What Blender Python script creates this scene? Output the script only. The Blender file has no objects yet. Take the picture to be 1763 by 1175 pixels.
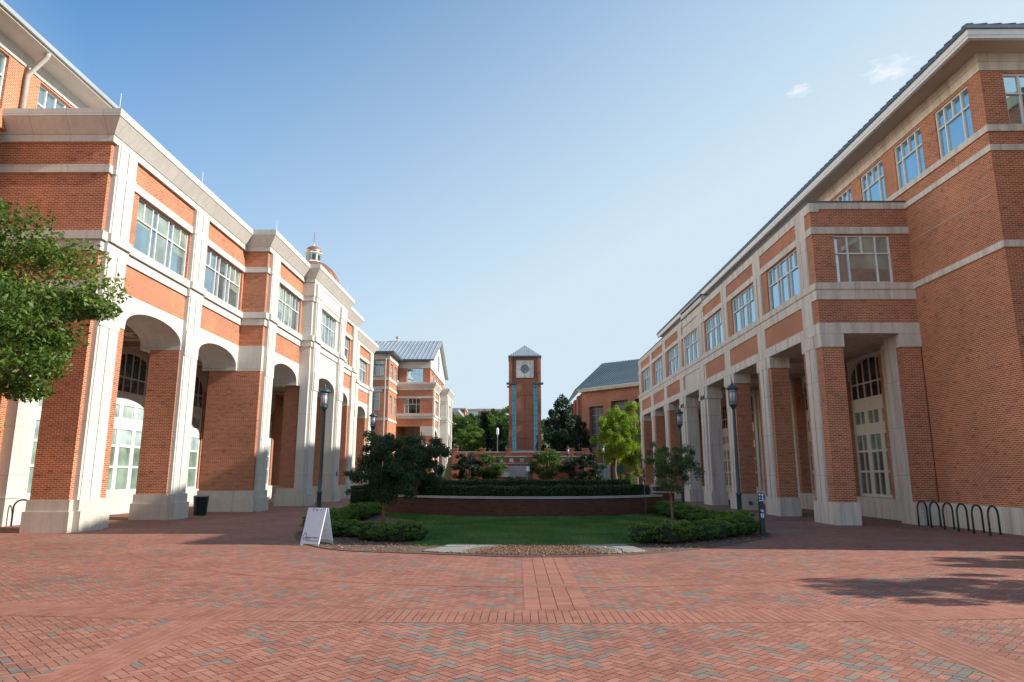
import bpy, bmesh, math, random
import numpy as np
from mathutils import Vector, Matrix
R = math.radians
scene = bpy.context.scene
col = scene.collection

# ------------------------------------------------------------ camera, sky, sun, exposure
PITCH = math.atan(228.5 / 1175.3)
cam_d = bpy.data.cameras.new('camera'); cam = bpy.data.objects.new('camera', cam_d); col.objects.link(cam)
cam.location = (0, 0, 1.9); cam.rotation_euler = (math.pi / 2 + PITCH, 0, R(0.41))
cam_d.lens = 24.0; cam_d.sensor_width = 36.0; cam_d.clip_start = 0.1; cam_d.clip_end = 5000
scene.camera = cam

SUN_TO = Vector((1.0, -0.08, 0.56)).normalized()
ELEV = math.asin(SUN_TO.z); ROT = math.atan2(SUN_TO.x, SUN_TO.y)
world = bpy.data.worlds.new('World'); scene.world = world; world.use_nodes = True
wn = world.node_tree.nodes; wl = world.node_tree.links
for n in list(wn): wn.remove(n)
w_out = wn.new('ShaderNodeOutputWorld'); w_bg = wn.new('ShaderNodeBackground')
sky = wn.new('ShaderNodeTexSky'); sky.sky_type = 'NISHITA'; sky.sun_disc = False
sky.sun_elevation = ELEV; sky.sun_rotation = ROT; sky.altitude = 100; sky.air_density = 1.0
sky.dust_density = 1.2; sky.ozone_density = 1.6
w_bg.inputs['Strength'].default_value = 0.15
# two small wisps of cloud, fixed in the sky by direction
w_tc = wn.new('ShaderNodeTexCoord')
def cloud_mask(dirv, up_scale, size, seed):
    d = Vector(dirv).normalized()
    right = d.cross(Vector((0, 0, 1))).normalized(); up = right.cross(d)
    def dot(v, scale):
        n = wn.new('ShaderNodeVectorMath'); n.operation = 'DOT_PRODUCT'; n.inputs[1].default_value = v * scale
        wl.new(w_tc.outputs['Generated'], n.inputs[0]); return n.outputs['Value']
    a = dot(right, 1.0 / size); b = dot(up, up_scale / size)
    comb = wn.new('ShaderNodeCombineXYZ'); wl.new(a, comb.inputs[0]); wl.new(b, comb.inputs[1]); comb.inputs[2].default_value = seed
    ln = wn.new('ShaderNodeVectorMath'); ln.operation = 'LENGTH'
    c2 = wn.new('ShaderNodeCombineXYZ'); wl.new(a, c2.inputs[0]); wl.new(b, c2.inputs[1]); wl.new(c2.outputs[0], ln.inputs[0])
    nz = wn.new('ShaderNodeTexNoise'); nz.inputs['Scale'].default_value = 1.5; nz.inputs['Detail'].default_value = 7; nz.inputs['Roughness'].default_value = 0.6
    nz.inputs['Distortion'].default_value = 0.6
    wl.new(comb.outputs[0], nz.inputs['Vector'])
    m = wn.new('ShaderNodeMath'); m.operation = 'MULTIPLY_ADD'; m.inputs[1].default_value = -0.42; wl.new(ln.outputs['Value'], m.inputs[0])
    wl.new(nz.outputs['Fac'], m.inputs[2])
    mr = wn.new('ShaderNodeMapRange'); mr.inputs['From Min'].default_value = 0.12; mr.inputs['From Max'].default_value = 0.55
    wl.new(m.outputs[0], mr.inputs['Value'])
    fr = wn.new('ShaderNodeVectorMath'); fr.operation = 'DOT_PRODUCT'; fr.inputs[1].default_value = d
    wl.new(w_tc.outputs['Generated'], fr.inputs[0])
    gt = wn.new('ShaderNodeMath'); gt.operation = 'GREATER_THAN'; gt.inputs[1].default_value = 0.6; wl.new(fr.outputs['Value'], gt.inputs[0])
    mu = wn.new('ShaderNodeMath'); mu.operation = 'MULTIPLY'; wl.new(mr.outputs[0], mu.inputs[0]); wl.new(gt.outputs[0], mu.inputs[1])
    return mu.outputs[0]
CL1 = ((0.5205, 0.8410, 0.5700), 2.2, 0.040, 3.3)
CL2 = ((0.4190, 0.9060, 0.5400), 1.9, 0.024, 8.1)
def px_dir(px, py):
    u = px - 881.5; v = 587.5 - py; F = 1175.3
    Y = F * math.cos(PITCH) - v * math.sin(PITCH); Z = F * math.sin(PITCH) + v * math.cos(PITCH)
    a = R(0.41)
    return (math.cos(a) * u - math.sin(a) * Y, math.sin(a) * u + math.cos(a) * Y, Z)
m1 = cloud_mask(px_dir(1532, 120), 2.2, 0.034, 3.3)
m2 = cloud_mask(px_dir(1376, 156), 2.0, 0.018, 5.1)
mx = wn.new('ShaderNodeMath'); mx.operation = 'MAXIMUM'; wl.new(m1, mx.inputs[0]); wl.new(m2, mx.inputs[1])
w_sc = wn.new('ShaderNodeMath'); w_sc.operation = 'MULTIPLY'; w_sc.inputs[1].default_value = 0.95; wl.new(mx.outputs[0], w_sc.inputs[0])
w_mix = wn.new('ShaderNodeMix'); w_mix.data_type = 'RGBA'; wl.new(w_sc.outputs[0], w_mix.inputs['Factor'])
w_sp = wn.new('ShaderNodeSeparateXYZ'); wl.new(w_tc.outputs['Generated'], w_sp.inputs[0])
def wm(op, a, b, c=None):
    n = wn.new('ShaderNodeMath'); n.operation = op
    for i, v in enumerate((a, b, c)):
        if v is None: continue
        if isinstance(v, (int, float)): n.inputs[i].default_value = v
        else: wl.new(v, n.inputs[i])
    return n.outputs[0]
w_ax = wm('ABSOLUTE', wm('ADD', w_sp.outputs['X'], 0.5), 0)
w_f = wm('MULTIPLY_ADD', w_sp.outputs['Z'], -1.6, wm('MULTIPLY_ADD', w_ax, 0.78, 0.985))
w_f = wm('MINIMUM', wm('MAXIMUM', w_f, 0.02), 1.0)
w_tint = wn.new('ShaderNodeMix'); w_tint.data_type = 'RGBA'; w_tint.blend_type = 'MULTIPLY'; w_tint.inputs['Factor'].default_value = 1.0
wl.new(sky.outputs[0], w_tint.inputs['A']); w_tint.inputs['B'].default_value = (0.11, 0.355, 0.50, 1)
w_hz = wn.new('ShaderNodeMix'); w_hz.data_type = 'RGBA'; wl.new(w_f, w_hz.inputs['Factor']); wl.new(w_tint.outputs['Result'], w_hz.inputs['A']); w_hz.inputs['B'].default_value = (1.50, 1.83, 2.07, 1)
w_g = wn.new('ShaderNodeMapRange'); w_g.interpolation_type = 'SMOOTHSTEP'; w_g.inputs['From Min'].default_value = -0.55; w_g.inputs['From Max'].default_value = -0.95  # added fill: left side of the sky brightened and warmed for shaded walls
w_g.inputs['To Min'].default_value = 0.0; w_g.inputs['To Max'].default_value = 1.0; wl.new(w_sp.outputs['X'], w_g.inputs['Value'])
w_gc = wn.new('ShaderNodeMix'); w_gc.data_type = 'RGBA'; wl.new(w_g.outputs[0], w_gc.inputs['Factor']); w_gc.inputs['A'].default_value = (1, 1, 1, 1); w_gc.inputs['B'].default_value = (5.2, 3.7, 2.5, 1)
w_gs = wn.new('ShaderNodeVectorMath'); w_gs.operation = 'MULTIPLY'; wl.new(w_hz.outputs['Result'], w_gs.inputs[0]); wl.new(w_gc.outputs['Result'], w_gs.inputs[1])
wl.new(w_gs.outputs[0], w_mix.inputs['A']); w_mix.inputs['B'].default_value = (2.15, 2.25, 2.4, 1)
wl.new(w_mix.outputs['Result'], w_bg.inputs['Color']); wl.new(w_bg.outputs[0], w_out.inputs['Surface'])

sun_d = bpy.data.lights.new('sun', 'SUN'); sun = bpy.data.objects.new('sun', sun_d); col.objects.link(sun)
sun_d.energy = 2.5; sun_d.angle = R(0.53); sun_d.color = (1.0, 0.91, 0.80)
sun.rotation_euler = SUN_TO.to_track_quat('Z', 'Y').to_euler()
vs = scene.view_settings; vs.view_transform = 'Standard'; vs.look = 'None'; vs.gamma = 1.0
vs.exposure = 1.55

# ------------------------------------------------------------ materials
def mat(name, base=(0.5, 0.5, 0.5), rough=0.7, metal=0.0):
    m = bpy.data.materials.new(name); m.use_nodes = True
    b = m.node_tree.nodes['Principled BSDF']
    b.inputs['Base Color'].default_value = (*base, 1); b.inputs['Roughness'].default_value = rough
    b.inputs['Metallic'].default_value = metal
    return m, m.node_tree.nodes, m.node_tree.links, b
def add(ns, t, **kw):
    n = ns.new(t)
    for k, v in kw.items():
        if hasattr(n, k): setattr(n, k, v)
        else: n.inputs[k.replace('_', ' ')].default_value = v
    return n
def ramp(ns, stops, interp='LINEAR'):
    r = ns.new('ShaderNodeValToRGB'); r.color_ramp.interpolation = interp
    e = r.color_ramp.elements
    while len(e) < len(stops): e.new(0.5)
    for i, (p, c) in enumerate(stops):
        e[i].position = p; e[i].color = (*c, 1)
    return r
def mixc(ns, ls, fac, a, b, mode='MIX'):
    m = ns.new('ShaderNodeMix'); m.data_type = 'RGBA'; m.blend_type = mode
    for sock, v in ((m.inputs['Factor'], fac), (m.inputs['A'], a), (m.inputs['B'], b)):
        if isinstance(v, (int, float)): sock.default_value = v
        elif isinstance(v, tuple): sock.default_value = (*v, 1)
        else: ls.new(v, sock)
    return m.outputs['Result']
def wall_coords(ns, ls):
    """world position unfolded onto the wall the face belongs to: (along, up)"""
    g = ns.new('ShaderNodeNewGeometry'); sp = ns.new('ShaderNodeSeparateXYZ'); ls.new(g.outputs['Position'], sp.inputs[0])
    sn = ns.new('ShaderNodeSeparateXYZ'); ls.new(g.outputs['True Normal'], sn.inputs[0])
    ab = ns.new('ShaderNodeMath'); ab.operation = 'ABSOLUTE'; ls.new(sn.outputs['X'], ab.inputs[0])
    gt = ns.new('ShaderNodeMath'); gt.operation = 'GREATER_THAN'; gt.inputs[1].default_value = 0.6; ls.new(ab.outputs[0], gt.inputs[0])
    mx = ns.new('ShaderNodeMix'); ls.new(gt.outputs[0], mx.inputs['Factor']); ls.new(sp.outputs['X'], mx.inputs['A']); ls.new(sp.outputs['Y'], mx.inputs['B'])
    az = ns.new('ShaderNodeMath'); az.operation = 'ABSOLUTE'; ls.new(sn.outputs['Z'], az.inputs[0])
    gz = ns.new('ShaderNodeMath'); gz.operation = 'GREATER_THAN'; gz.inputs[1].default_value = 0.6; ls.new(az.outputs[0], gz.inputs[0])
    mz = ns.new('ShaderNodeMix'); ls.new(gz.outputs[0], mz.inputs['Factor']); ls.new(sp.outputs['Z'], mz.inputs['A']); ls.new(sp.outputs['Y'], mz.inputs['B'])
    c = ns.new('ShaderNodeCombineXYZ'); ls.new(mx.outputs['Result'], c.inputs[0]); ls.new(mz.outputs['Result'], c.inputs[1])
    return c.outputs[0], g.outputs['Position']
def brick_mat(name, c1, c2, mortar, var=0.35, dark=None, bump=0.4):
    m, ns, ls, b = mat(name, rough=0.85)
    v, pos = wall_coords(ns, ls)
    t = add(ns, 'ShaderNodeTexBrick', Scale=1.0, Mortar_Size=0.012, Mortar_Smooth=0.15, Bias=-0.1, Brick_Width=0.205, Row_Height=0.0675)
    t.inputs['Color1'].default_value = (*c1, 1); t.inputs['Color2'].default_value = (*c2, 1); t.inputs['Mortar'].default_value = (*mortar, 1)
    ls.new(v, t.inputs['Vector'])
    n1 = add(ns, 'ShaderNodeTexNoise', Scale=0.35, Detail=5.0, Roughness=0.6); ls.new(pos, n1.inputs['Vector'])
    r1 = ramp(ns, [(0.28, (0.76, 0.76, 0.76)), (0.72, (1.16, 1.13, 1.10))]); ls.new(n1.outputs['Fac'], r1.inputs[0])
    c = mixc(ns, ls, 1.0, t.outputs['Color'], r1.outputs[0], 'MULTIPLY')
    # single darker headers
    w = add(ns, 'ShaderNodeTexWhiteNoise', noise_dimensions='2D')
    mp = add(ns, 'ShaderNodeVectorMath', operation='SNAP'); mp.inputs[1].default_value = (0.205, 0.0675, 1); ls.new(v, mp.inputs[0]); ls.new(mp.outputs[0], w.inputs['Vector'])
    r2 = ramp(ns, [(0.0, (0.62, 0.60, 0.62)), (0.08, (0.9, 0.9, 0.9)), (0.6, (1, 1, 1)), (1.0, (1.14, 1.08, 1.0))]); ls.new(w.outputs['Value'], r2.inputs[0])
    c = mixc(ns, ls, 1.0, c, r2.outputs[0], 'MULTIPLY')
    ls.new(c, b.inputs['Base Color'])
    bp = add(ns, 'ShaderNodeBump', Strength=bump, Distance=0.006); bp.invert = True
    ls.new(t.outputs['Fac'], bp.inputs['Height']); ls.new(bp.outputs[0], b.inputs['Normal'])
    return m
def stone_mat(name, base, jw=1.35, jh=1.83, stain=0.35):
    m, ns, ls, b = mat(name, rough=0.8)
    v, pos = wall_coords(ns, ls)
    t = add(ns, 'ShaderNodeTexBrick', Scale=1.0, Mortar_Size=0.010, Mortar_Smooth=0.2, Brick_Width=jw, Row_Height=jh); t.offset = 0.0
    t.inputs['Color1'].default_value = (*base, 1); t.inputs['Color2'].default_value = (*[x * 0.93 for x in base], 1)
    t.inputs['Mortar'].default_value = (*[x * 0.62 for x in base], 1); ls.new(v, t.inputs['Vector'])
    mp = add(ns, 'ShaderNodeMapping'); mp.inputs['Scale'].default_value = (2.2, 2.2, 0.18); ls.new(pos, mp.inputs['Vector'])
    n = add(ns, 'ShaderNodeTexNoise', Scale=1.6, Detail=6.0, Roughness=0.65); ls.new(mp.outputs[0], n.inputs['Vector'])
    r = ramp(ns, [(0.30, (1 - stain, 1 - stain, 1 - stain * 1.02)), (0.55, (1, 1, 1)), (0.8, (1.04, 1.03, 1.0))]); ls.new(n.outputs['Fac'], r.inputs[0])
    c = mixc(ns, ls, 1.0, t.outputs['Color'], r.outputs[0], 'MULTIPLY')
    n2 = add(ns, 'ShaderNodeTexNoise', Scale=14.0, Detail=4.0); ls.new(pos, n2.inputs['Vector'])
    r2 = ramp(ns, [(0.3, (0.94, 0.94, 0.94)), (0.7, (1.04, 1.04, 1.04))]); ls.new(n2.outputs['Fac'], r2.inputs[0])
    c = mixc(ns, ls, 1.0, c, r2.outputs[0], 'MULTIPLY')
    ls.new(c, b.inputs['Base Color'])
    bp = add(ns, 'ShaderNodeBump', Strength=0.15, Distance=0.01); ls.new(n2.outputs['Fac'], bp.inputs['Height']); ls.new(bp.outputs[0], b.inputs['Normal'])
    return m
def noisy(name, c1, c2, scale=3.0, rough=0.8, metal=0.0, bump=0.0, detail=5.0):
    m, ns, ls, b = mat(name, rough=rough, metal=metal)
    g = ns.new('ShaderNodeNewGeometry')
    n = add(ns, 'ShaderNodeTexNoise', Scale=scale, Detail=detail, Roughness=0.6); ls.new(g.outputs['Position'], n.inputs['Vector'])
    r = ramp(ns, [(0.3, c1), (0.7, c2)]); ls.new(n.outputs['Fac'], r.inputs[0]); ls.new(r.outputs[0], b.inputs['Base Color'])
    if bump:
        bp = add(ns, 'ShaderNodeBump', Strength=bump, Distance=0.02); ls.new(n.outputs['Fac'], bp.inputs['Height']); ls.new(bp.outputs[0], b.inputs['Normal'])
    return m
def glass_mat(name, dark, refl=0.4, tint=(0.85, 0.95, 1.0), blinds=0.0):
    m, ns, ls, b = mat(name)
    ns.remove(b); out = ns['Material Output']
    d = ns.new('ShaderNodeBsdfDiffuse'); gl = ns.new('ShaderNodeBsdfGlossy'); gl.inputs['Roughness'].default_value = 0.015
    gl.inputs['Color'].default_value = (*tint, 1)
    v, pos = wall_coords(ns, ls)
    w = add(ns, 'ShaderNodeTexNoise', Scale=0.9, Detail=2.0); ls.new(v, w.inputs['Vector'])
    r = ramp(ns, [(0.35, tuple(x * 0.6 for x in dark)), (0.65, tuple(min(1, x * 1.35) for x in dark))]); ls.new(w.outputs['Fac'], r.inputs[0])
    ls.new(r.outputs[0], d.inputs['Color'])
    lw = add(ns, 'ShaderNodeFresnel', IOR=1.5)
    mr = ns.new('ShaderNodeMapRange'); mr.inputs['From Min'].default_value = 0.04; mr.inputs['From Max'].default_value = 1.0
    mr.inputs['To Min'].default_value = refl; mr.inputs['To Max'].default_value = 1.0; ls.new(lw.outputs[0], mr.inputs['Value'])
    bp = add(ns, 'ShaderNodeBump', Strength=0.025, Distance=0.05)
    n = add(ns, 'ShaderNodeTexNoise', Scale=0.7, Detail=1.0); ls.new(pos, n.inputs['Vector']); ls.new(n.outputs['Fac'], bp.inputs['Height']); ls.new(bp.outputs[0], gl.inputs['Normal'])
    mi = ns.new('ShaderNodeMixShader'); ls.new(mr.outputs[0], mi.inputs[0]); ls.new(d.outputs[0], mi.inputs[1]); ls.new(gl.outputs[0], mi.inputs[2])
    ls.new(mi.outputs[0], out.inputs['Surface'])
    return m
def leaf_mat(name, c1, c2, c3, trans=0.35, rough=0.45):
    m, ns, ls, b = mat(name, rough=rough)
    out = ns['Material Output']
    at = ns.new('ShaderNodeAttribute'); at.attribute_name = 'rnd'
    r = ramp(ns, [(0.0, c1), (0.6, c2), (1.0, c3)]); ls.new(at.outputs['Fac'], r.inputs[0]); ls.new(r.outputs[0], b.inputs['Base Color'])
    b.inputs['Specular IOR Level'].default_value = 0.35
    tr = ns.new('ShaderNodeBsdfTranslucent')
    hs = add(ns, 'ShaderNodeHueSaturation', Saturation=1.1, Value=1.3); ls.new(r.outputs[0], hs.inputs['Color']); ls.new(hs.outputs[0], tr.inputs['Color'])
    mi = ns.new('ShaderNodeMixShader'); mi.inputs[0].default_value = trans
    ls.new(b.outputs[0], mi.inputs[1]); ls.new(tr.outputs[0], mi.inputs[2]); ls.new(mi.outputs[0], out.inputs['Surface'])
    return m

M = {}
M['brick'] = brick_mat('red_brick', (0.45, 0.112, 0.043), (0.31, 0.072, 0.031), (0.54, 0.36, 0.24))
M['brick_far'] = brick_mat('far_red_brick', (0.36, 0.115, 0.065), (0.29, 0.085, 0.05), (0.33, 0.18, 0.13))
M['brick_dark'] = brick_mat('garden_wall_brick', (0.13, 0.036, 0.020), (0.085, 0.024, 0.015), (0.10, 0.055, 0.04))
M['stone'] = stone_mat('cast_stone', (0.60, 0.58, 0.54), stain=0.13)
M['stone_r'] = stone_mat('weathered_cast_stone', (0.68, 0.61, 0.53), stain=0.34)
M['plinth'] = stone_mat('plinth_stone', (0.58, 0.54, 0.47), jw=2.4, stain=0.15)
M['soffit'] = noisy('soffit_plaster', (0.40, 0.34, 0.27), (0.48, 0.42, 0.34), 1.2, 0.9)
M['eave'] = noisy('painted_eave', (0.50, 0.46, 0.40), (0.58, 0.54, 0.47), 0.8, 0.7)
M['white'] = noisy('white_paint', (0.66, 0.66, 0.65), (0.74, 0.74, 0.73), 6, 0.45)
M['frame_cream'] = noisy('cream_frame', (0.60, 0.55, 0.46), (0.68, 0.62, 0.53), 5, 0.5)
M['glass'] = glass_mat('sky_glass', (0.07, 0.13, 0.15), 0.42)
M['glass_blue'] = glass_mat('blue_glass', (0.06, 0.14, 0.17), 0.62, (0.72, 0.92, 1.0))
M['glass_blind'] = glass_mat('glass_over_blinds', (0.20, 0.29, 0.24), 0.12)
M['glass_pale'] = glass_mat('pale_spandrel_glass', (0.34, 0.46, 0.46), 0.15)
M['glass_dark'] = glass_mat('dark_glass', (0.02, 0.028, 0.028), 0.12)
M['glass_teal'] = glass_mat('teal_glass', (0.02, 0.17, 0.21), 0.24, (0.28, 0.62, 0.74))
M['interior'] = noisy('dark_recess', (0.05, 0.045, 0.04), (0.07, 0.06, 0.05), 1, 0.9)
M['metal_roof'] = noisy('standing_seam_metal', (0.050, 0.088, 0.115), (0.070, 0.112, 0.142), 0.5, 0.7, 0.0)
M['metal_light'] = noisy('pale_roof_metal', (0.36, 0.40, 0.42), (0.44, 0.48, 0.50), 0.4, 0.4, 0.3)
M['metal_dark'] = noisy('dark_gutter_metal', (0.07, 0.10, 0.13), (0.10, 0.13, 0.17), 2, 0.45, 0.5)
M['copper'] = noisy('copper_roof', (0.62, 0.24, 0.12), (0.78, 0.38, 0.22), 2, 0.32, 0.75)
M['lamp_paint'] = noisy('blue_green_paint', (0.028, 0.060, 0.068), (0.045, 0.090, 0.10), 5, 0.4, 0.2)
M['rack_paint'] = noisy('green_black_paint', (0.008, 0.026, 0.026), (0.014, 0.04, 0.038), 12, 0.3, 0.1)
M['rack_green'] = noisy('green_paint', (0.008, 0.075, 0.045), (0.012, 0.10, 0.06), 12, 0.35)
M['frost'] = noisy('frosted_lamp_glass', (0.48, 0.45, 0.52), (0.62, 0.58, 0.64), 4, 0.25)
M['blue_sign'] = noisy('blue_sign_paint', (0.008, 0.035, 0.13), (0.012, 0.05, 0.17), 5, 0.4)
M['sign_white'] = noisy('white_plastic', (0.72, 0.79, 0.88), (0.78, 0.84, 0.92), 3, 0.35)
M['sign_ink'] = noisy('dark_teal_ink', (0.01, 0.045, 0.06), (0.015, 0.06, 0.08), 5, 0.6)
M['bark'] = noisy('bark', (0.10, 0.065, 0.045), (0.22, 0.15, 0.11), 18, 0.9, 0, 0.5)
M['bark_red'] = noisy('reddish_bark', (0.20, 0.09, 0.05), (0.34, 0.17, 0.10), 18, 0.85, 0, 0.4)
M['soil'] = noisy('mulch_soil', (0.07, 0.042, 0.03), (0.17, 0.10, 0.068), 16, 0.95, 0, 0.8)
M['lawn_soil'] = noisy('lawn_turf', (0.026, 0.075, 0.020), (0.045, 0.115, 0.032), 3, 0.95, 0, 0.4)
M['flag'] = noisy('flagstone', (0.19, 0.18, 0.15), (0.30, 0.285, 0.25), 6, 0.85, 0, 0.3)
M['mortar'] = noisy('joint_sand', (0.09, 0.06, 0.047), (0.15, 0.105, 0.08), 8, 0.95)
M['earth'] = noisy('far_ground', (0.10, 0.09, 0.05), (0.14, 0.14, 0.07), 0.05, 0.95)
M['concrete'] = noisy('pale_concrete', (0.36, 0.34, 0.32), (0.46, 0.44, 0.41), 0.6, 0.85)
M['asphalt'] = noisy('asphalt_path', (0.05, 0.05, 0.055), (0.08, 0.08, 0.085), 2, 0.9)
M['hillgrass'] = noisy('hill_ground_cover', (0.05, 0.075, 0.025), (0.12, 0.13, 0.05), 0.25, 0.95)
M['louver'] = noisy('grey_louver', (0.075, 0.075, 0.085), (0.10, 0.10, 0.115), 0.5, 0.6)
M['dial'] = noisy('clock_dial_metal', (0.20, 0.23, 0.26), (0.26, 0.29, 0.32), 2, 0.6)
M['far_white'] = noisy('far_white_panel', (0.62, 0.66, 0.70), (0.70, 0.73, 0.76), 0.1, 0.6)
M['leaf_near'] = leaf_mat('cherry_leaf', (0.034, 0.075, 0.014), (0.100, 0.180, 0.030), (0.28, 0.29, 0.09), 0.36, 0.5)
M['leaf_oak'] = leaf_mat('young_oak_leaf', (0.020, 0.050, 0.024), (0.045, 0.095, 0.036), (0.085, 0.135, 0.055), 0.3)
M['leaf_elm'] = leaf_mat('elm_leaf', (0.050, 0.095, 0.034), (0.095, 0.16, 0.050), (0.14, 0.21, 0.075), 0.4)
M['leaf_lime'] = leaf_mat('lime_leaf', (0.10, 0.17, 0.018), (0.20, 0.30, 0.035), (0.32, 0.40, 0.07), 0.5)
M['leaf_dark'] = leaf_mat('dark_evergreen_leaf', (0.008, 0.024, 0.012), (0.018, 0.045, 0.020), (0.035, 0.070, 0.028), 0.2)
M['leaf_mid'] = leaf_mat('mid_green_leaf', (0.035, 0.075, 0.018), (0.075, 0.135, 0.030), (0.15, 0.20, 0.05), 0.4)
M['leaf_bright'] = leaf_mat('bright_green_leaf', (0.055, 0.12, 0.020), (0.11, 0.20, 0.035), (0.20, 0.27, 0.06), 0.45)
M['leaf_olive'] = leaf_mat('olive_green_leaf', (0.075, 0.10, 0.030), (0.13, 0.16, 0.055), (0.20, 0.22, 0.10), 0.4)
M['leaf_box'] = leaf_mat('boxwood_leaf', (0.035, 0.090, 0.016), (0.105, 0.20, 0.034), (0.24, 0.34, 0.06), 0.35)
M['leaf_hedge'] = leaf_mat('clipped_hedge_leaf', (0.018, 0.042, 0.014), (0.040, 0.078, 0.024), (0.08, 0.12, 0.038), 0.25)
M['grass'] = leaf_mat('grass_blade', (0.045, 0.120, 0.024), (0.105, 0.205, 0.042), (0.20, 0.29, 0.075), 0.4, 0.6)
M['chip'] = leaf_mat('mulch_chip', (0.12, 0.062, 0.040), (0.27, 0.155, 0.100), (0.46, 0.30, 0.20), 0.0, 0.9)

def paver_mat():
    m, ns, ls, b = mat('brick_paver', rough=0.82)
    at = ns.new('ShaderNodeAttribute'); at.attribute_name = 'rnd'
    r = ramp(ns, [(0.0, (0.310, 0.122, 0.080)), (0.2, (0.330, 0.140, 0.093)), (0.45, (0.285, 0.108, 0.070)), (0.62, (0.350, 0.158, 0.108)),
                  (0.78, (0.260, 0.108, 0.074)), (0.84, (0.22, 0.168, 0.128)), (0.93, (0.170, 0.152, 0.128))], 'CONSTANT')
    ls.new(at.outputs['Fac'], r.inputs[0])
    g = ns.new('ShaderNodeNewGeometry')
    n = add(ns, 'ShaderNodeTexNoise', Scale=0.45, Detail=6.0, Roughness=0.65); ls.new(g.outputs['Position'], n.inputs['Vector'])
    r1 = ramp(ns, [(0.3, (0.80, 0.80, 0.82)), (0.7, (1.16, 1.14, 1.12))]); ls.new(n.outputs['Fac'], r1.inputs[0])
    c = mixc(ns, ls, 1.0, r.outputs[0], r1.outputs[0], 'MULTIPLY')
    n2 = add(ns, 'ShaderNodeTexNoise', Scale=60.0, Detail=3.0); ls.new(g.outputs['Position'], n2.inputs['Vector'])
    r2 = ramp(ns, [(0.3, (0.88, 0.88, 0.88)), (0.7, (1.1, 1.1, 1.1))]); ls.new(n2.outputs['Fac'], r2.inputs[0])
    c = mixc(ns, ls, 1.0, c, r2.outputs[0], 'MULTIPLY')
    n3 = add(ns, 'ShaderNodeTexNoise', Scale=1.7, Detail=8.0, Roughness=0.7, Distortion=0.6); ls.new(g.outputs['Position'], n3.inputs['Vector'])
    r3 = ramp(ns, [(0.30, (0.74, 0.73, 0.72)), (0.46, (1, 1, 1)), (0.62, (1, 1, 1)), (0.78, (1.14, 1.16, 1.18))]); ls.new(n3.outputs['Fac'], r3.inputs[0])
    c = mixc(ns, ls, 1.0, c, r3.outputs[0], 'MULTIPLY')
    ls.new(c, b.inputs['Base Color'])
    bp = add(ns, 'ShaderNodeBump', Strength=0.25, Distance=0.004); ls.new(n2.outputs['Fac'], bp.inputs['Height']); ls.new(bp.outputs[0], b.inputs['Normal'])
    return m
M['paver'] = paver_mat()

# ------------------------------------------------------------ helpers
def tag(o, label=None, cat=None, group=None, kind=None):
    if label: o['label'] = label
    if cat: o['category'] = cat
    if group: o['group'] = group
    if kind: o['kind'] = kind
    return o
def empty(name, loc, label, cat, group=None):
    o = bpy.data.objects.new(name, None); col.objects.link(o); o.location = loc; o.empty_display_size = 0.3
    return tag(o, label, cat, group)
def root_off(p):
    off = Vector((0, 0, 0))
    while p: off += p.location; p = p.parent
    return off
def fast_mesh(name, V, Fq, rnd=None):
    """numpy vertices (n,3) and equal-length faces (m,k)"""
    me = bpy.data.meshes.new(name); V = np.asarray(V, dtype=np.float32); Fq = np.asarray(Fq, dtype=np.int32)
    me.vertices.add(len(V)); me.vertices.foreach_set('co', V.ravel())
    k = Fq.shape[1]; me.loops.add(Fq.size); me.loops.foreach_set('vertex_index', Fq.ravel())
    me.polygons.add(len(Fq)); me.polygons.foreach_set('loop_start', np.arange(0, Fq.size, k, dtype=np.int32))
    if rnd is not None:
        a = me.attributes.new('rnd', 'FLOAT', 'FACE'); a.data.foreach_set('value', np.asarray(rnd, dtype=np.float32))
    me.update(calc_edges=True); return me
def link(name, me, m, parent=None, loc=None):
    o = bpy.data.objects.new(name, me); col.objects.link(o)
    if m is not None: me.materials.append(m)
    if parent: o.parent = parent
    if loc is not None: o.location = loc
    return o
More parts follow.
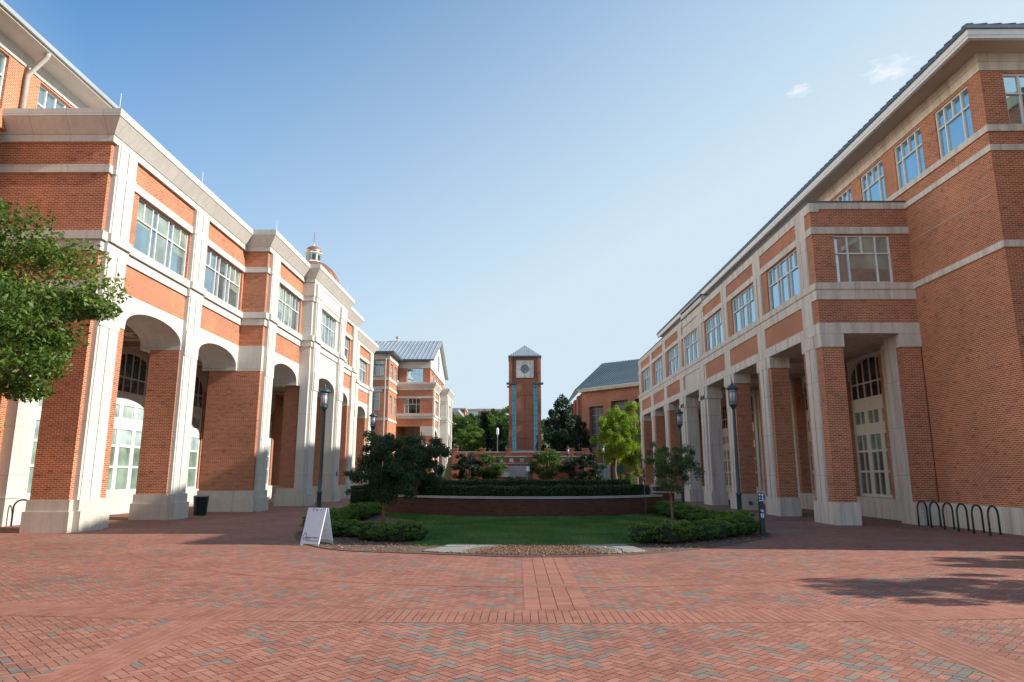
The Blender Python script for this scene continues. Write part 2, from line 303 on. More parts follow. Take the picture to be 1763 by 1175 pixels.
# facade frames: u along the wall, d outwards, z up
def FL(X0): return lambda u, d, z: (X0 + d, u, z)      # faces +X
def FR(X0): return lambda u, d, z: (X0 - d, u, z)      # faces -X
def FC(Y0): return lambda u, d, z: (u, Y0 - d, z)      # faces the camera side
class MB:
    def __init__(s): s.v = []; s.f = []
    def hexa(s, c):
        i = len(s.v); s.v += [tuple(p) for p in c]
        s.f += [(i, i + 1, i + 2, i + 3), (i + 4, i + 7, i + 6, i + 5), (i, i + 4, i + 5, i + 1), (i + 1, i + 5, i + 6, i + 2), (i + 2, i + 6, i + 7, i + 3), (i + 3, i + 7, i + 4, i)]
    def box(s, x0, x1, y0, y1, z0, z1):
        s.hexa([(x0, y0, z0), (x1, y0, z0), (x1, y1, z0), (x0, y1, z0), (x0, y0, z1), (x1, y0, z1), (x1, y1, z1), (x0, y1, z1)])
    def fb(s, F, u0, u1, d0, d1, z0, z1):
        s.hexa([F(u0, d0, z0), F(u1, d0, z0), F(u1, d1, z0), F(u0, d1, z0), F(u0, d0, z1), F(u1, d0, z1), F(u1, d1, z1), F(u0, d1, z1)])
    def frustum(s, a, za, b, zb):
        s.hexa([(a[0], a[2], za), (a[1], a[2], za), (a[1], a[3], za), (a[0], a[3], za), (b[0], b[2], zb), (b[1], b[2], zb), (b[1], b[3], zb), (b[0], b[3], zb)])
    def grid(s, F, u0, u1, z0, z1, d0, d1, holes):
        us = sorted({u0, u1, *[h[0] for h in holes], *[h[1] for h in holes]}); zs = sorted({z0, z1, *[h[2] for h in holes], *[h[3] for h in holes]})
        us = [u for u in us if u0 <= u <= u1]; zs = [z for z in zs if z0 <= z <= z1]
        for a, b in zip(us, us[1:]):
            run = None
            for c, d in zip(zs, zs[1:]):
                mu, mz = (a + b) / 2, (c + d) / 2
                if any(h[0] < mu < h[1] and h[2] < mz < h[3] for h in holes):
                    if run: s.fb(F, a, b, d0, d1, run[0], run[1]); run = None
                else: run = (run[0], d) if run else (c, d)
            if run: s.fb(F, a, b, d0, d1, run[0], run[1])
    def arch(s, F, uA, uB, a, b, zb, zs, rise, zt, d0, d1, n=20):
        if a > uA: s.fb(F, uA, a, d0, d1, zb, zt)
        if b < uB: s.fb(F, b, uB, d0, d1, zb, zt)
        c, h = (a + b) / 2, (b - a) / 2
        pts = [(c - h * math.cos(math.pi * i / n), zs + rise * math.sin(math.pi * i / n) ** 0.92) for i in range(n + 1)]
        for (p, q), (r, t) in zip(pts, pts[1:]):
            s.hexa([F(p, d0, q), F(r, d0, t), F(r, d1, t), F(p, d1, q), F(p, d0, zt), F(r, d0, zt), F(r, d1, zt), F(p, d1, zt)])
    def poly(s, pts, d):
        """prism: pts polygon (3d), offset vector d"""
        i = len(s.v); n = len(pts); s.v += [tuple(p) for p in pts]; s.v += [tuple(Vector(p) + Vector(d)) for p in pts]
        s.f.append(tuple(range(i, i + n))); s.f.append(tuple(range(i + 2 * n - 1, i + n - 1, -1)))
        for k in range(n): s.f.append((i + k, i + (k + 1) % n, i + n + (k + 1) % n, i + n + k))
    def lathe(s, c, prof, n=16):
        i0 = len(s.v)
        for r, z in prof:
            for k in range(n):
                a = 2 * math.pi * k / n; s.v.append((c[0] + r * math.cos(a), c[1] + r * math.sin(a), c[2] + z))
        for j in range(len(prof) - 1):
            for k in range(n):
                a = i0 + j * n + k; b = i0 + j * n + (k + 1) % n; s.f.append((a, b, b + n, a + n))
        s.f.append(tuple(range(i0 + n - 1, i0 - 1, -1))); e = i0 + (len(prof) - 1) * n; s.f.append(tuple(range(e, e + n)))
    def tube(s, pts, rad, n=8):
        pts = [Vector(p) for p in pts]; i0 = len(s.v); m = len(pts)
        if not hasattr(rad, '__len__'): rad = [rad] * m
        ref = None
        for j, p in enumerate(pts):
            t = (pts[min(j + 1, m - 1)] - pts[max(j - 1, 0)]).normalized()
            if ref is None: ref = t.orthogonal().normalized()
            ref = (ref - t * ref.dot(t)).normalized(); bi = t.cross(ref)
            for k in range(n):
                a = 2 * math.pi * k / n; s.v.append(tuple(p + (ref * math.cos(a) + bi * math.sin(a)) * rad[j]))
        for j in range(m - 1):
            for k in range(n):
                a = i0 + j * n + k; b = i0 + j * n + (k + 1) % n; s.f.append((a, b, b + n, a + n))
        s.f.append(tuple(range(i0 + n - 1, i0 - 1, -1))); e = i0 + (m - 1) * n; s.f.append(tuple(range(e, e + n)))
    def build(s, name, m, parent=None, smooth=False, bevel=0.0, local=False):
        off = Vector((0, 0, 0)) if local else root_off(parent); me = bpy.data.meshes.new(name)
        me.from_pydata([tuple(Vector(v) - off) for v in s.v], [], s.f)
        bm = bmesh.new(); bm.from_mesh(me); bmesh.ops.recalc_face_normals(bm, faces=bm.faces); bm.to_mesh(me); bm.free()
        if smooth:
            for p in me.polygons: p.use_smooth = len(p.vertices) == 4
        o = link(name, me, m, parent)
        if bevel:
            md = o.modifiers.new('bevel', 'BEVEL'); md.width = bevel; md.segments = 2; md.limit_method = 'ANGLE'
        return o
def copy_tree(o, parent=None):
    c = o.copy(); col.objects.link(c); c.parent = parent
    for ch in [x for x in list(bpy.data.objects) if x.parent == o]: copy_tree(ch, c)
    return c
def kids(o): return list(o.children)

# ------------------------------------------------------------ ground
def mb_sheet(name, x0, x1, y0, y1, z, m, kind='structure'):
    b = MB(); b.v = [(x0, y0, z), (x1, y0, z), (x1, y1, z), (x0, y1, z)]; b.f = [(0, 1, 2, 3)]
    return tag(b.build(name, m), kind=kind)
mb_sheet('ground', -1800, 1800, -600, 3000, -0.08, M['earth'])
rng = np.random.default_rng(4)
def quads_from(cx, cy, hx, hy, ang, z):
    c, s_ = np.cos(ang), np.sin(ang); V = np.zeros((len(cx), 4, 3), np.float32)
    for i, (a, b) in enumerate(((-1, -1), (1, -1), (1, 1), (-1, 1))):
        V[:, i, 0] = cx + a * hx * c - b * hy * s_; V[:, i, 1] = cy + a * hx * s_ + b * hy * c; V[:, i, 2] = z
    return V
def value_noise(x, y, scale, seed):
    r = np.random.default_rng(seed).random((64, 64)); fx = (x / scale) % 63; fy = (y / scale) % 63
    i = fx.astype(int); j = fy.astype(int); u = fx - i; v = fy - j; u = u * u * (3 - 2 * u); v = v * v * (3 - 2 * v)
    return (r[i, j] * (1 - u) + r[(i + 1) % 64, j] * u) * (1 - v) + (r[i, (j + 1) % 64] * (1 - u) + r[(i + 1) % 64, (j + 1) % 64] * u) * v
RC = (0.6, 24.6)      # centre of the ring band
def in_band(x, y):
    d = np.hypot(x - RC[0], y - RC[1])
    ring = (np.abs(d - 12.25) < 0.18) & (y < 26)
    yb = 69.35 - np.sqrt(np.maximum(3600 - (x - 0.4) ** 2, 0))
    big = (y > yb + .12) & (y < yb + 0.72)
    br = ((np.abs(x + 4.22) < 0.18) | (np.abs(x - 4.82) < 0.18)) & (y < yb)
    ax = (x > 0.22) & (x < 0.94) & (y > yb + 0.84) & (y < 16.8)
    return ring, big, br, ax
def herringbone():
    w = 0.1016; N = 620; i, j = np.meshgrid(np.arange(-N, N), np.arange(-N, N), indexing='ij'); k = (i - j) % 4
    out = []
    for kk, (ox, oy), (hx, hy) in ((0, (1, .5), (1, .5)), (3, (.5, 1), (.5, 1))):
        s_ = k == kk; px = (i[s_] + ox) * w; py = (j[s_] + oy) * w
        a = R(45); x = px * math.cos(a) - py * math.sin(a); y = px * math.sin(a) + py * math.cos(a) + 24
        keep = (y > 3.2) & (y < 48) & (np.abs(x) < 0.85 * y + 1.5) & (x > -19.2) & (x < 18.5)
        rg, bg, br, ax = in_band(x, y); keep &= ~(bg | br | ax)
        x = x[keep]; y = y[keep]; g = 0.0038
        out.append(quads_from(x, y, np.full(len(x), hx * w - g), np.full(len(x), hy * w - g), a, 0.0))
    V = np.concatenate(out); n = len(V); c = V.mean(axis=1)
    r = rng.random(n); dens = value_noise(c[:, 0] + 50, c[:, 1], 0.55, 7) * 0.5 + value_noise(c[:, 0] + 50, c[:, 1], 1.9, 8) * 0.5
    grey = rng.random(n) < np.clip((dens - 0.36) * 1.1, 0.02, 0.55)
    val = np.where(grey, 0.79 + 0.2 * r, r * 0.78)
    V[:, :, 2] = 0.004 + (rng.random(n)[:, None] - 0.5) * 0.0016
    return V.reshape(-1, 3), np.arange(4 * n).reshape(-1, 4), val
mb_sheet('paving_bed', -19.4, 18.6, 2.0, 88, -0.004, M['mortar'])
V, Fq, val = herringbone(); o = link('paving', fast_mesh('paving', V, Fq, val), M['paver']); tag(o, kind='structure')
def band_bricks():
    Vs = []
    def put(cx, cy, hx, hy, ang, z, gx=.003, gy=.003): Vs.append(quads_from(np.array(cx), np.array(cy), np.full(len(cx), hx - gx), np.full(len(cx), hy - gy), np.array(ang), z))
    # ring: three courses
    for q in (-1, 0, 1):
        r = 12.25 + q * 0.118; n = int(2 * math.pi * r / 0.203); a = np.arange(n) * 2 * math.pi / n + q * 0.008
        x = RC[0] + r * np.cos(a); y = RC[1] + r * np.sin(a); k = (y < 26) & (x > -19); put(x[k], y[k], 0.1015, 0.058, a[k] + math.pi / 2, .0088)
    # wide band of soldier courses
    for q in range(4):
        r = 60 - 0.105 - q * 0.21; n = int(40 / 0.112); a = -math.pi / 2 + (np.arange(n) - n / 2) * 0.112 / 60
        put(0.4 + r * np.cos(a), 69.35 + r * np.sin(a), 0.056, 0.105, a + math.pi / 2, .0078, .0045, .001)
    for xc in (-4.22, 4.82):
        ys = np.arange(3.2, 9.72, 0.205)
        for q in range(6): put(np.full(len(ys), xc - 0.25 + q * 0.10), ys, 0.05, 0.1025, np.zeros(len(ys)), .0066, .003, .0012)
    ys = np.arange(10.31, 16.9, 0.205)
    for q in range(4): put(np.full(len(ys), 0.22 + q * 0.24), ys, 0.12, 0.1025, np.zeros(len(ys)), .0066, .0048, .0012)
    V = np.concatenate(Vs); n = len(V)
    return V.reshape(-1, 3), np.arange(4 * n).reshape(-1, 4), rng.random(n) * 0.5
V, Fq, val = band_bricks(); o = link('paving_bands', fast_mesh('paving_bands', V, Fq, val), M['paver']); tag(o, kind='structure')
# coarser paving beyond the lawn
def far_pavers():
    xs, ys = np.meshgrid(np.arange(-18.5, 18, 0.4), np.arange(48.1, 88, 0.4), indexing='ij'); x = xs.ravel(); y = ys.ravel()
    V = quads_from(x, y, np.full(len(x), .198), np.full(len(x), .198), np.zeros(len(x)), 0.004); return V.reshape(-1, 3), np.arange(4 * len(x)).reshape(-1, 4), rng.random(len(x)) * .9
V, Fq, val = far_pavers(); o = link('far_paving', fast_mesh('far_paving', V, Fq, val), M['paver']); tag(o, kind='structure')

# ------------------------------------------------------------ bed, lawn, mulch
front = [(-6.9, 22.0), (-6.1, 20.0), (-5.2, 18.5), (-4.2, 17.65), (-2.9, 17.3), (-1.6, 16.95), (-0.6, 16.6), (0.5, 16.42), (1.6, 16.58), (2.6, 16.95), (3.8, 17.6), (5.2, 18.7), (6.6, 20.2), (8.0, 22.0)]
def poly_obj(name, pts, z, m, **kw):
    b = MB(); b.v = [(x, y, z) for x, y in pts]; b.f = [tuple(range(len(pts)))]; return tag(b.build(name, m), **kw)
def smooth_poly(pts, it=2):
    for _ in range(it):
        q = []
        for i in range(len(pts)):
            a, b = pts[i], pts[(i + 1) % len(pts)]
            q += [(a[0] * .75 + b[0] * .25, a[1] * .75 + b[1] * .25), (a[0] * .25 + b[0] * .75, a[1] * .25 + b[1] * .75)]
        pts = q
    return pts
bed = front + [(8.2, 24.5), (8.0, 28), (7.9, 34), (7.9, 40.5), (-6.9, 40.5), (-7.6, 34), (-7.5, 28), (-7.3, 24)]
poly_obj('mulch_bed', smooth_poly(bed, 2), 0.016, M['soil'], kind='structure')
b = MB(); sp = smooth_poly(bed, 2)
for (x0, y0), (x1, y1) in zip(sp, sp[1:] + sp[:1]):
    if y0 > 27: continue
    n = Vector((y1 - y0, x0 - x1, 0)).normalized() * 0.06
    b.poly([(x0, y0, 0.009), (x1, y1, 0.009), (x1 + n.x, y1 + n.y, 0.009), (x0 + n.x, y0 + n.y, 0.009)], (0, 0, 0.014))
tag(b.build('bed_edging', M['mortar']), kind='structure')
lawn = [(-2.9, 18.75), (-1.2, 18.85), (0.6, 19.0), (2.4, 18.8), (3.4, 19.1), (3.7, 20.6), (3.6, 22.6), (4.6, 24.2), (5.1, 26.4), (6.2, 28.4), (6.5, 31), (6.9, 35), (-6.4, 35), (-6.0, 31), (-4.2, 28.8), (-3.9, 26.2), (-4.5, 24.2), (-3.4, 22.6), (-2.6, 21.2), (-2.9, 19.8)]
lawn_s = smooth_poly(lawn, 2)
poly_obj('lawn', lawn_s, 0.022, M['lawn_soil'], kind='structure')
def inside(px, py, poly):
    c = np.zeros(len(px), bool); n = len(poly)
    for i in range(n):
        x0, y0 = poly[i]; x1, y1 = poly[(i + 1) % n]
        if y0 == y1: continue
        t = ((y0 > py) != (y1 > py)) & (px < (x1 - x0) * (py - y0) / (y1 - y0) + x0); c ^= t
    return c
def blades(n=90000):
    x = rng.uniform(-7, 7.4, n); y = 18.5 + 17 * rng.random(n) ** 1.25; k = inside(x, y, lawn_s) & (np.hypot(x - .5, y - 39.4) > 8.25); x = x[k]; y = y[k]; n = len(x)
    a = rng.uniform(0, 2 * np.pi, n); h = rng.uniform(.035, .075, n); w = .007 + .0006 * (y - 18)
    V = np.zeros((n, 3, 3), np.float32); V[:, 0] = np.stack([x - w * np.cos(a), y - w * np.sin(a), np.full(n, .02)], 1)
    V[:, 1] = np.stack([x + w * np.cos(a), y + w * np.sin(a), np.full(n, .02)], 1)
    V[:, 2] = np.stack([x + rng.normal(0, .02, n), y + rng.normal(0, .02, n), .02 + h], 1)
    return V.reshape(-1, 3), np.arange(3 * n).reshape(-1, 3), np.clip(value_noise(x + 20, y, 1.1, 3) * .7 + rng.random(n) * .4, 0, 1)
V, Fq, val = blades(); o = link('grass', fast_mesh('grass', V, Fq, val), M['grass']); tag(o, 'short green lawn grass in front of the curved garden wall', 'grass', kind='stuff')
cres = smooth_poly([(-1.5, 17.1), (-0.5, 16.75), (0.5, 16.62), (1.5, 16.72), (2.6, 17.1), (2.3, 18.1), (1.7, 18.75), (0.6, 18.95), (-0.4, 18.8), (-1.0, 18.2)], 2)
def chips(n, poly_in, box_, zt, size, exclude=()):
    x = rng.uniform(box_[0], box_[1], n); y = rng.uniform(box_[2], box_[3], n); k = inside(x, y, poly_in)
    for e in exclude: k &= ~inside(x, y, e)
    x = x[k]; y = y[k]; n = len(x); V = np.zeros((n, 4, 3), np.float32)
    a = rng.uniform(0, 2 * np.pi, n); t = rng.normal(0, .45, n); l = rng.uniform(.5, 1.4, n) * size; w = l * rng.uniform(.25, .5, n)
    z = zt + rng.random(n) * .035
    for i, (p, q) in enumerate(((-1, -1), (1, -1), (1, 1), (-1, 1))):
        V[:, i, 0] = x + p * l * np.cos(a) - q * w * np.sin(a); V[:, i, 1] = y + p * l * np.sin(a) + q * w * np.cos(a); V[:, i, 2] = z + p * l * np.sin(t) + q * w * .3
    return V.reshape(-1, 3), np.arange(4 * n).reshape(-1, 4), rng.random(n)
flag_l = smooth_poly([(-2.6, 17.35), (-1.4, 17.05), (-0.9, 18.3), (-0.5, 19.0), (-2.3, 18.8), (-2.75, 18.2)], 1)
flag_r = smooth_poly([(2.4, 17.05), (3.7, 17.75), (3.4, 18.9), (2.2, 19.0), (1.9, 18.7), (2.35, 18.0)], 1)
V, Fq, val = chips(30000, cres, (-2, 3, 16.4, 19.2), .03, .015); o = link('mulch_patch', fast_mesh('mulch_patch', V, Fq, val), M['chip'])
tag(o, 'sunlit pale wood chip mulch in the crescent between the two flagstone paths', 'mulch', kind='stuff')
V, Fq, val = chips(22000, smooth_poly(bed, 2), (-8.2, 8.2, 16.4, 27), .022, .020, (lawn_s, cres, flag_l, flag_r)); o = link('bed_mulch', fast_mesh('bed_mulch', V, Fq, val), M['chip'])
tag(o, 'brown wood chip mulch around the boxwood shrubs and hedges', 'mulch', kind='stuff')
# flagstones
random.seed(3)
for side, pl, lab in ((0, flag_l, 'left'), (1, flag_r, 'right')):
    q4 = [(-2.35, 17.45), (-1.15, 16.95), (-.35, 19.0), (-1.75, 19.1)] if side == 0 else [(2.05, 16.95), (3.2, 17.45), (2.9, 19.1), (1.5, 19.0)]
    def bil(u, v): return tuple((q4[0][i] * (1 - u) + q4[1][i] * u) * (1 - v) + (q4[3][i] * (1 - u) + q4[2][i] * u) * v for i in (0, 1))
    nx, ny = 2, 3
    jit = {(i, j): (random.uniform(-.10, .10) if 0 < i < nx else random.uniform(-.04, .04), random.uniform(-.07, .07) if 0 < j < ny else random.uniform(-.03, .03)) for i in range(nx + 1) for j in range(ny + 1)}
    for i in range(nx):
        for j in range(ny):
            cs = [bil((a_ / nx) + jit[a_, c_][0], (c_ / ny) + jit[a_, c_][1]) for a_, c_ in ((i, j), (i + 1, j), (i + 1, j + 1), (i, j + 1))]
            cx = sum(c[0] for c in cs) / 4; cy = sum(c[1] for c in cs) / 4
            ring = []
            for k_ in range(4):
                p, q = cs[k_], cs[(k_ + 1) % 4]; ring += [(p[0] * .86 + q[0] * .14, p[1] * .86 + q[1] * .14), ((p[0] + q[0]) / 2, (p[1] + q[1]) / 2), (p[0] * .14 + q[0] * .86, p[1] * .14 + q[1] * .86)]
            pts = [(cx + (x - cx) * .955, cy + (y - cy) * .955, .02) for x, y in ring]
            b = MB(); b.poly(pts, (0, 0, .022 + .008 * random.random())); o = b.build('flagstone', M['flag'], bevel=.006)
            tag(o, 'flat pale flagstone in the stepping path %s of the mulch crescent' % lab, 'flagstone', 'flagstones in the %s stepping path' % lab)
# mulch bed by the left arcade
pl = smooth_poly([(-22, 20.2), (-17.2, 21.0), (-16.0, 22.1), (-17.0, 22.7), (-22, 22.9)], 2)
poly_obj('mulch_strip', pl, 0.016, M['soil'], kind='structure')
V, Fq, val = chips(5000, pl, (-22, -15, 20, 23), .022, .024); o = link('strip_mulch', fast_mesh('strip_mulch', V, Fq, val), M['chip'])
tag(o, 'brown mulch in the strip at the foot of the left arcade corner', 'mulch', kind='stuff')

# ------------------------------------------------------------ windows
def window(parent, F, u0, u1, z0, z1, cols, bot=None, tz=0.62, fw=0.055, fm='white', gm='glass', d=-0.16, name='window', blind=0.0):
    """cols: widths of the top lights; bot: groups merged in the bottom row"""
    f = MB(); g = MB(); W = u1 - u0; tot = sum(cols); xs = [u0]
    for c in cols: xs.append(xs[-1] + W * c / tot)
    zt = z0 + (z1 - z0) * tz; dd = (d - .03, d + .05)
    f.fb(F, u0, u1, *dd, z0, z0 + fw); f.fb(F, u0, u1, *dd, z1 - fw, z1)
    f.fb(F, u0, u0 + fw, *dd, z0 + fw, z1 - fw); f.fb(F, u1 - fw, u1, *dd, z0 + fw, z1 - fw)
    f.fb(F, u0 + fw, u1 - fw, dd[0], dd[1] + .004, zt - fw / 2, zt + fw / 2)
    for x in xs[1:-1]: f.fb(F, x - fw / 2, x + fw / 2, *dd, zt + fw / 2, z1 - fw)
    k = 0
    for c in (bot or [1] * len(cols)):
        k += c
        if k < len(cols): f.fb(F, xs[k] - fw / 2, xs[k] + fw / 2, *dd, z0 + fw, zt - fw / 2)
    w = f.build(name, M[fm], parent)
    g.fb(F, u0 + .01, u1 - .01, d - .05, d - .01, z0 + .01, z1 - .01); g.build('pane', M[gm], w)
    if blind:
        bl = MB(); bx = [0]
        for c in (bot or [1] * len(cols)): bx.append(bx[-1] + c)
        for i, (p, q_) in enumerate(zip(bx, bx[1:])):
            if brnd.random() > blind or (blind == 1 and i == 0): continue
            zb = z0 + (z1 - z0) * (brnd.choice([.02, .18, .30, .45, .55]) if blind < 1 else .30); bl.fb(F, xs[p] + .012, xs[q_] - .012, d - .009, d - .004, zb, z1 - .02)
        if bl.v: bl.build('blind', M['blind'], w)
    return w
brnd = random.Random(12)
M['blind'] = glass_mat('lowered_blind_behind_glass', (0.24, 0.30, 0.25), 0.22)
P7 = dict(cols=[1, 1, .62, 1.35, .62, 1, 1], bot=[2, 1, 1, 1, 2])
P4 = dict(cols=[1, 1, 1, 1], bot=[1, 2, 1])
P5 = dict(cols=[.8, .8, 1.1, .8, .8], bot=[1, 1, 1, 1, 1])

def hall_window(parent, F, u0, u1, z0, ztop, rise, hue='white', d=0.0, half=False):
    """tall arched window wall with white panels, glazing between"""
    W = u1 - u0; f = MB(); g = MB(); gb = MB(); gd = MB(); w3 = W / 3
    H = ztop - z0; q = lambda t: z0 + H * t
    lev = [(q(.02), q(.17)), (q(.185), q(.315)), (q(.33), q(.44)), (q(.52), q(.61))]
    holes = []
    for i in range(3):
        a = u0 + i * w3 + .16; b_ = u0 + (i + 1) * w3 - .16; mid = a + (b_ - a) * (.42 if i != 1 else .5)
        for li, (p, r) in enumerate(lev):
            for (s0, s1) in (((a, mid - .025), (mid + .025, b_)) if hue == 'cream' else ((a, b_),)):
                holes.append((s0, s1, p, r, li))
    zs = ztop - rise; za = q(.70)
    f.grid(F, u0, u1, z0, za, d - .05, d + .04, [h[:4] for h in holes])
    g.fb(F, u0 + .1, u1 - .1, d - .03, d - .005, q(.01), q(.323)); gb.fb(F, u0 + .1, u1 - .1, d - .03, d - .005, q(.325), q(.62))
    # raised ribs on the panels
    for t in (.47, .495, .635, .66): f.fb(F, u0 + .1, u1 - .1, d + .04, d + .055, q(t), q(t) + .03)
    # arched top light
    gd.fb(F, u0 + .02, u1 - .02, d - .04, d - .02, za, ztop)
    for i in range(1, 6):
        u = u0 + W * i / 6; f.fb(F, u - .03, u + .03, d - .02, d + .02, za, ztop)
    zm = (za + zs) / 2 + .25
    f.fb(F, u0, u1, d - .02, d + .024, zm - .035, zm + .035); f.fb(F, u0, u1, d - .02, d + .05, za - .03, za + .05)
    f.fb(F, u0, u0 + .05, d - .03, d + .03, za, zs); f.fb(F, u1 - .05, u1, d - .03, d + .03, za, zs)
    f.arch(F, u0 + .001, u1 - .001, u0 + .06, u1 - .06, zs - .0, zs, rise - .08, ztop + .02, d - .018, d + .034, 16)
    w = f.build('hall_window', M['white' if hue == 'white' else 'frame_cream'], parent)
    g.build('pane', M['glass_blind' if hue == 'white' else 'glass'], w); gb.build('panel_glass', M['glass_pale' if hue == 'white' else 'glass_blind'], w); gd.build('arched_pane', M['glass_dark'], w)
    return w

# ------------------------------------------------------------ arcade building (left row of buildings)
def cornice(x0, x1, y0, y1, zo=0.0, m='stone', parent=None, base=13.75, ov=0.50, name='cornice'):
    b = MB()
    b.box(x0 - .12, x1 + .12, y0 - .12, y1 + .12, base + zo, base + .27 + zo)
    b.frustum((x0 - .15, x1 + .15, y0 - .15, y1 + .15), base + .27 + zo, (x0 - ov, x1 + ov, y0 - ov, y1 + ov), base + .80 + zo)
    b.box(x0 - ov - .02, x1 + ov + .02, y0 - ov - .02, y1 + ov + .02, base + .80 + zo, base + 1.08 + zo)
    return b.build(name, M[m], parent)
def arcade_segment(root, u0, u1, X0, bays, piers, back, zo=0.0, centre=False, deep=1.3, endwall=True, wp=P7):
    """+X facing arcade segment from u0 to u1; brick plane X0; openings `bays`; pilasters `piers` (u ranges); solid back to `back`"""
    F = FL(X0); S = 'stone'; B = 'stone' if centre else 'brick'
    wz0, wz1 = 10.36, 12.56
    wins = []
    for (a, b_) in bays:
        wa, wb = (a + .02, b_ - .02) if not centre else (a + .45, b_ - .45)
        wins.append((wa, wb, wz0, wz1))
    w = MB(); w.grid(F, u0, u1, 8.55, 13.78, -.45, 0, wins)
    if endwall: w.box(back, X0 - .45, u0, u0 + .4, 8.55, 13.78); w.box(back, X0 - .45, u1 - .4, u1, 8.55, 13.78)
    w.build('upper_wall', M[B], root)
    for (wa, wb, a, b_) in wins: window(root, F, wa, wb, a, b_, gm='glass', blind=.5, **wp)
    # stone bands wrap the block
    t = MB()
    def band(z0, z1, p, full=True):
        t.box(back, X0 - .3, u0 - p, u1 + p, z0 + zo, z1 + zo)
        t.box(X0 - .3, X0 + p, u0 - p, u1 + p, z0 + zo, z1 + zo)
        for (p0, p1) in piers: t.box(X0 + p, X0 + p + .13, p0 - .05, p1 + .05, z0 + zo, z1 + zo)
    band(12.58, 12.88, .07); band(9.65, 10.03, .07); band(10.03, 10.345, .17)
    if centre: band(12.9, 13.74, .10)
    # arch panel, soffit blocks and imposts
    edges = [u0] + [(b1 + a2) / 2 for (_, b1), (a2, _) in zip(bays, bays[1:])] + [u1]
    pe = [(u0, bays[0][0])] + [(b1, a2) for (_, b1), (a2, _) in zip(bays, bays[1:])] + [(bays[-1][1], u1)]
    for (a, b_), eA, eB in zip(bays, edges, edges[1:]):
        t.arch(F, eA + .001, eB - .001, a, b_, 7.22, 7.42, .72, 8.56, -1.75, .015)
    if endwall: t.box(back, X0 - 1.75, u0, u0 + .9, 7.3, 8.56)
    t.build('stone_bands', M[S], root)
    for (p0, p1) in piers:
        p = MB()
        for (z0, z1, pr) in ((1.05, 7.0, .16), (7.0, 8.12, .21), (8.12, 9.65, .17), (10.345, 12.58, .17), (12.88, 13.75, .17)):
            if centre and z0 > 12.8: continue
            p.fb(F, p0, p1, .0, pr, z0, z1)
            if not centre and z0 != 7.0:
                wd = (p1 - p0); p.fb(F, p0 + .10, p0 + wd * .47, pr, pr + .035, z0 + .002, z1 - .002); p.fb(F, p0 + wd * .52, p1 - .04, pr, pr + .035, z0 + .002, z1 - .002)
            elif centre: p.fb(F, p0 + .12, p1 - .12, pr, pr + .06, z0 + .002, z1 - .002)
        p.build('pilaster', M[S], root)
    # piers
    pe = [(u0, bays[0][0])] + [(b1, a2) for (_, b1), (a2, _) in zip(bays, bays[1:])] + [(bays[-1][1], u1)]
    for (a, b_) in pe:
        if b_ - a < .45: continue
        q = MB(); q.box(X0 - deep, X0 - (.5 if centre else 0), a + (.25 if centre else 0), b_, 1.05, 7.22); pr = q.build('pier', M['brick'], root)
        if centre: q = MB(); q.box(X0 - .5, X0, a, b_, 1.05, 7.22); q.build('pier_face', M[S], pr)
        q = MB(); q.box(X0 - deep - .12, X0 + .13, a - .12 if a != u0 or True else a, b_ + .12, -.02, .68); q.box(X0 - deep - .06, X0 + .07, a - .06, b_ + .06, .68, 1.05)
        for (p0, p1) in piers:
            if p0 > a - .3 and p1 < b_ + .3: q.box(X0 + .05, X0 + .36, p0 - .07, p1 + .07, -.018, .684); q.box(X0 + .05, X0 + .27, p0 - .04, p1 + .04, .684, 1.053)
        q.build('plinth', M['plinth'], pr)
    return

left = empty('arcade_building', (-20, 45, 0), 'long brick and pale stone building with round arched arcade left of the court', 'building')
XR, XPj, XC = -14.75, -13.5, -12.85
arcade_segment(left, 22.95, 35.5, XR, [(25.0, 29.3), (31.0, 35.3)], [(23.13, 24.37), (29.35, 30.6)], -19.3, 0.0)
arcade_segment(left, 35.46, 41.8, XPj, [(37.2, 41.4)], [(35.75, 36.9)], -16.5, .003, deep=2.7)
arcade_segment(left, 41.65, 49.9, XC, [(43.3, 47.7)], [(41.9, 43.1), (47.95, 49.3)], -16.2, .006, centre=True, deep=1.5, wp=P5)
arcade_segment(left, 49.8, 56.0, XPj, [(50.15, 54.2)], [(54.6, 55.75)], -16.5, .003, deep=1.6)
arcade_segment(left, 55.95, 68.6, XR, [(57.1, 61.1), (62.4, 66.4)], [(56.1, 56.95), (61.2, 62.25), (67.1, 68.35)], -19.3, 0.0)
cornice(-26, XR, 22.95, 36.2, 0, parent=left); cornice(-26, XPj, 35.46, 42.2, .012, parent=left)
cornice(-26, XC, 41.65, 49.9, .024, parent=left); cornice(-26, XPj, 49.4, 56.0, .012, parent=left); cornice(-26, XR, 55.4, 68.6, 0, parent=left)
for x, y in ((-14.4, 22.6), (-14.4, 29.2), (-13.1, 35.3), (-13.1, 40.5), (-12.5, 48.6)):
    b = MB(); b.tube([(x, y, 14.8), (x, y, 15.5)], .012, 6); b.build('lightning_rod', M['white'], left)
# end wall facing the forecourt
b = MB(); b.box(-19.3, XR - .45, 22.952, 23.35, 8.55, 13.76); b.build('end_wall', M['brick'], left)
